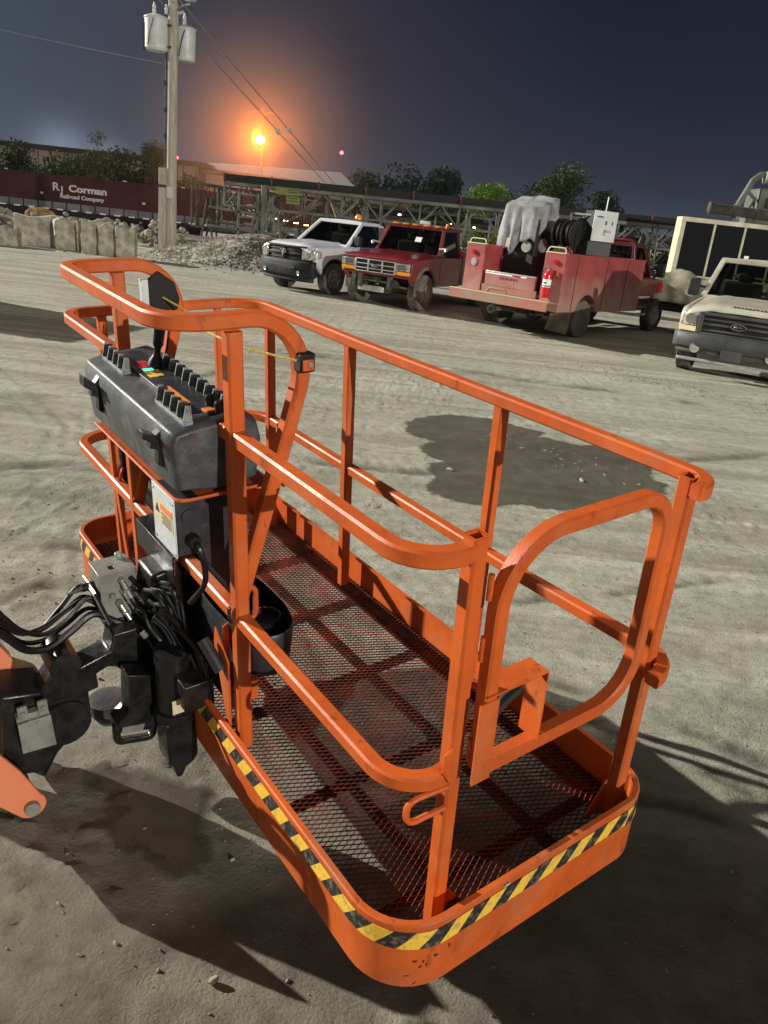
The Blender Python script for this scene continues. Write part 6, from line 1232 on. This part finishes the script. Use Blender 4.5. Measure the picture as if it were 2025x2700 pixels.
# ------------------------------------------------------------------ beige pickup on the right
def beige_pickup():
    t = empty('pickup_truck', (6.12, 14.9, 0), rad(-118.0)); tag(t, 'dusty beige pickup with a grey grille, cut by the right edge of the photo', 'pickup truck', 'trucks parked side by side along the lot')
    hw = 1.0
    for s in (1, -1):
        side(t, 'body', 'p_beige', -2.2, 0.80, 0.52, [(0.85, 0.80), (0.84, 1.06), (0.74, 1.16), (-0.80, 1.28), (-2.2, 1.30)], [(0.0, 0.49, 0.42)], s*hw, 0.14, 0.05, zf=0.72)
        side(t, 'bed', 'p_beige', -4.7, -2.25, 0.55, [(-2.25, 1.33), (-4.7, 1.33)], [(-3.6, 0.5, 0.42)], s*hw, 0.1, 0.03)
    MB().bb(-4.6, 0.6, -0.86, 0.86, 0.5, 1.0).build('chassis', 'blackp', t); MB().bb(-4.7, -4.65, -.98, .98, 0.6, 1.3).build('tailgate', 'p_beige', t); MB().bb(-2.2, -0.7, -0.9, 0.9, 0.9, 1.28).build('floor', 'inner', t)
    hood(t, 'p_beige', -0.85, 0.90, 0.96, 0.90, 1.29, 1.17, crown=0.07, edge=0.06, bulge=0.02)
    cabin(t, 'p_beige', -0.70, -1.22, -2.05, -2.2, 1.30, 1.98, 0.93, 0.78, pil=0.045)
    g = MB().bb(0.86, 0.90, -0.60, 0.60, 0.76, 1.08).build('grille', 'blackp', t); k = MB()
    k.bb(0.90, 0.96, -0.66, 0.66, 1.06, 1.115); k.bb(0.90, 0.96, -0.66, 0.66, 0.735, 0.775)
    for y in (-0.63, 0.63): k.bb(0.90, 0.96, y-0.04, y+0.04, 0.74, 1.11)
    for z in (0.82, 0.92, 1.005): k.bb(0.90, 0.94, -0.60, 0.60, z-0.024, z+0.016)
    k.build('grille_bar', 'bump_grey', g, bevel=0.01); em = MB(); em.lathe([(0.13, 0.955), (0.13, 0.965), (0.11, 0.972), (0, 0.972)], (0, 0, 0), 0, 24); em.v = [(x, y, z*0.42+0.93) for x, y, z in em.v]; em.build('emblem', 'bump_black', g, smooth=True)
    em = MB(); em.tube([(0.974, 0.125*math.cos(a), 0.93+0.052*math.sin(a)) for a in [2*math.pi*i/24 for i in range(24)]], 0.007, 5, closed=True, up=(1, 0, 0)); em.tube(catmull([(0.975, -0.07, 0.915), (0.975, -0.04, 0.95), (0.975, -0.015, 0.92), (0.975, 0.02, 0.94), (0.975, 0.06, 0.92)], 4), 0.007, 5); em.build('emblem_mark', 'chrome', g)
    for s in (1, -1):
        h = MB(); h.add([(0.92, s*0.68, 0.86), (0.82, s*0.965, 0.86), (0.79, s*0.97, 1.07), (0.90, s*0.68, 1.09)], [(0, 1, 2, 3)]); hl = h.build('headlamp', 'lens', t, solid=0.05, bevel=0.008)
        MB().lathe([(0.09, 0.90), (0.07, 0.87), (0, 0.85)], (0.05, s*0.80, 0.98), 0, 14).build('reflector', 'chrome', hl, smooth=True)
        MB().add([(0.935, s*0.68, 0.765), (0.84, s*0.965, 0.765), (0.83, s*0.97, 0.85), (0.925, s*0.68, 0.85)], [(0, 1, 2, 3)]).build('turn_signal', 'ambpale', t, solid=0.04)
        mirror(t, -0.80, 0.98, 1.45, s, 0.20, 0.32)
        k = MB(); k.lathe([(0.085, 0.99), (0.075, 0.96), (0.0, 0.94)], (0.04, s*0.62, 0.50), 0, 14); k.build('tow_hook', 'dullchrome', t)
        wheel(t, 0.0, s*0.88, 0.41, 0.27, out=s); wheel(t, -3.6, s*0.88, 0.41, 0.27, out=s)
    bp = MB(); bp.grid(lambda u, v: (1.05-0.20*abs(v*2-1)**3.5-0.04*(u*2-1)**2, (v*2-1)*1.02, 0.50+0.24*u), 8, 20); bp.build('front_bumper', 'bump_grey', t, smooth='all', solid=0.06)
    bp = MB(); bp.grid(lambda u, v: (1.00-0.20*abs(v*2-1)**3.5, (v*2-1)*0.96, 0.40+0.11*u), 4, 20); bp.build('air_dam', 'bump_grey', t, smooth='all', solid=0.04)
    MB().bb(0.93, 0.98, -0.90, 0.90, 0.27, 0.32).build('valance', 'dullchrome', t, bevel=0.01)
    MB().bb(1.05, 1.065, -0.17, 0.17, 0.36, 0.53).build('plate_holder', 'bump_grey', t, bevel=0.004)
    rl = random.Random(3); k = MB()
    for i in range(10): y = 0.42-i*0.062; k.bb(0.735, 0.735+0.05*rl.uniform(.6, 1), y-0.045*rl.uniform(.5, 1), y, 1.208, 1.258-0.0)
    k.build('hood_lettering', 'bump_grey', t)
    return t
M['ambpale'] = mat('pale_amber_lens', (0.62, 0.52, 0.34), 0.25)
bg_ = beige_pickup()

# ------------------------------------------------------------------ tarp bundle, generator, tower plant
M['canvas'] = mat('olive_canvas', (0.22, 0.21, 0.15), 0.9, nscale=4, col2=(0.15, 0.145, 0.10))
def bun(u, v):
    a = math.pi*u; x = (v-0.5)*2.2; prof_ = 0.75-0.22*max(0, v-0.35)*2.0+0.03*math.sin(v*19+u*6)+0.05*math.sin(v*9+u*11)
    return (x+0.03*math.sin(a*9+v*7), -0.75*math.cos(a)*(1+0.03*math.sin(v*31)), prof_*math.sin(a)**0.6+0.02*math.sin(a*14+v*10)+0.03*math.sin(v*24+u*17)*math.sin(a))
o = MB().grid(bun, 40, 60).build('canvas_cover', 'canvas', smooth='all', solid=0.02); o.location = (7.75, 22.2, 0.75); o.rotation_euler = (0, 0, -0.45); tag(o, 'olive canvas bundled over a trailer, between the service truck and the cream container', 'canvas cover')
e = empty('trailer', (7.75, 22.2, 0), -0.45); tag(e, 'low trailer carrying the olive canvas, mostly in shadow', 'trailer')
MB().bb(-1.3, 1.3, -0.7, 0.7, 0.55, 0.75).build('bed', 'blackp', e); 
for s in (1, -1): wheel(e, 0.3, s*0.8, 0.36, 0.2, out=s)
MB().bb(-1.0, -0.88, -0.80, -0.77, 1.0, 1.22).build('reflector', 'redlens', e)
M['cream'] = mat('cream_enamel', (0.62, 0.60, 0.42), 0.5, nscale=2, col2=(0.50, 0.48, 0.34)); M['panel'] = mat('dark_louvre_panel', (0.010, 0.011, 0.014), 0.8, spec=0.15)
e = empty('generator_container', (8.62, 28.0, 0.0)); tag(e, 'cream framed container with tall black panels behind the beige pickup', 'container')
MB().bb(0.06, 7.9, 0.03, 0.5, 1.35, 3.0).build('panel', 'panel', e); k = MB()
k.bb(0, 8, -0.03, 0.55, 3.0, 3.14); k.bb(0, 8, -0.03, 0.55, 1.06, 1.36); k.bb(0, 0.15, -0.03, 0.55, 1.36, 3.0)
for i in range(1, 8): k.bb(i*1.0+0.07, i*1.0+0.15, -0.03, 0.03, 1.36, 3.0)
k.build('frame', 'cream', e, bevel=0.012); k = MB()
for i in range(8):
    for j in range(16): k.bb(0.17+i, 1.05+i, 0.012, 0.03, 1.40+j*0.1, 1.41+j*0.1)
k.build('louvre', 'panel', e); k = MB(); k.bb(2.27, 2.42, -0.04, -0.02, 2.02, 2.14); k.build('notice', 'refl', e); k = MB(); k.tube([(2.1, -0.07, 1.50), (3.4, -0.07, 1.46)], 0.03, 8); k.bb(2.12, 2.22, -0.08, -0.03, 1.45, 1.55); k.build('door_bar', 'galv', e)
k = MB(); k.bb(0.1, 7.9, 0.1, 0.5, 0.75, 1.06); k.build('skid', 'blackp', e)
for x in (1.5, 2.6, 6.0):
    wheel(e, x, 0.35, 0.45, 0.3, out=-1); 
M['pipe_grime'] = mat('grimy_pipe', (0.075, 0.068, 0.055), 0.85, noise=0.4, nscale=2)
e = empty('elevated_pipe', (11.75, 35.0, 3.85)); tag(e, 'thick dusty pipe in jointed lengths running above the cream container', 'pipe')
k = MB(); k.tube([(0, 0, 0), (8, 0, -0.25)], 0.20, 16); k.build('pipe', 'pipe_grime', e, smooth=True); k = MB()
for x in (0.05, 1.0, 1.9, 2.9, 3.9): k.tube([(x-0.04, 0, -x*0.03), (x+0.04, 0, -x*0.03)], 0.235, 16)
k.build('flange', 'pipe_grime', e, smooth=True); k = MB()
for x in (1.2, 6.5): k.bb(x-0.08, x+0.08, -0.1, 0.1, -3.9, -0.2)
k.build('support', 'darkmetal', e)
M['pipe_grime'] = mat('grimy_pipe', (0.075, 0.068, 0.055), 0.85, noise=0.4, nscale=2)
M['plant'] = mat('grey_green_machine_paint', (0.13, 0.145, 0.13), 0.7, nscale=1.5, col2=(0.09, 0.095, 0.085))
e = empty('crushing_plant', (14.7, 40.0, 0)); tag(e, 'tall grey machine with a slanting frame and round motor above the pipe', 'machine')
k = MB(); k.tube(fillet([(-0.15, 0, 3.9), (0.45, 0, 5.45), (0.75, 0, 5.72), (1.9, 0, 5.75)], 0.12, 5), 0.12, square=True); k.tube([(0.45, 0.3, 3.9), (0.95, 0.3, 4.9)], 0.08, square=True); k.tube([(-0.1, 0, 4.0), (0.6, 0, 4.2)], 0.07, square=True); k.tube([(0.3, 0, 5.0), (0.8, 0, 4.6)], 0.06, square=True); k.build('frame', 'plant', e)
k = MB(); k.bb(0.85, 4.0, -0.2, 1.5, 4.15, 5.15); k.bb(0.5, 4.0, 0, 1.4, 3.4, 4.15); k.build('housing', 'plant', e, bevel=0.03); MB().bb(1.15, 2.6, -0.24, -0.2, 4.3, 4.75).build('vent', 'blackp', e)
k = MB(); k.tube([(0.9, -0.1, 5.60), (1.75, -0.1, 5.56)], 0.27, 18); k.tube([(1.3, -0.1, 5.58), (1.75, -0.1, 5.56)], 0.30, 18); k.build('motor', 'galv', e, smooth=True); MB().tube([(0.35, -0.1, 4.05), (0.7, -0.1, 4.0)], 0.16, 12).build('bearing', 'galv', e, smooth=True)
k = MB()
for x in (0.9, 3.6): k.bb(x-0.12, x+0.12, 0.2, 0.44, -0.5, 3.4)
k.build('leg', 'truss_far', e)
# unseen trailer shape added behind the camera to shade the near ground
e = empty('light_blocker', (4.1, -3.6, 0), rad(37)); tag(e, 'unseen grey trailer shape added behind the camera to shade the near ground', 'trailer')
MB().bb(-5, 5, -0.9, 0.9, 0.8, 1.0).build('bed', 'truss', e); MB().bb(-4.9, 4.9, -0.8, 0.8, 1.0, 1.48).build('load', 'plant', e, bevel=0.02); MB().bb(-5, 5, -0.5, 0.5, 0.35, 0.8).build('chassis', 'truss', e)
for x in (-3.6, -2.6, 2.6, 3.6):
    for s in (1, -1): wheel(e, x, s*0.75, 0.42, 0.26, out=s)
# unseen steel box added off to the left to cast a shadow
e = empty('shadow_box', (-12.6, 14.6, 0), rad(-12)); tag(e, 'unseen steel box added left of the lot to cast a shadow', 'container')
MB().bb(-3, 3.0, -1.1, 1.1, 0.1, 2.2).build('body', 'plant', e, bevel=0.02); MB().bb(2.99, 3.03, -1.0, 1.0, 0.2, 2.1).build('door', 'truss', e)
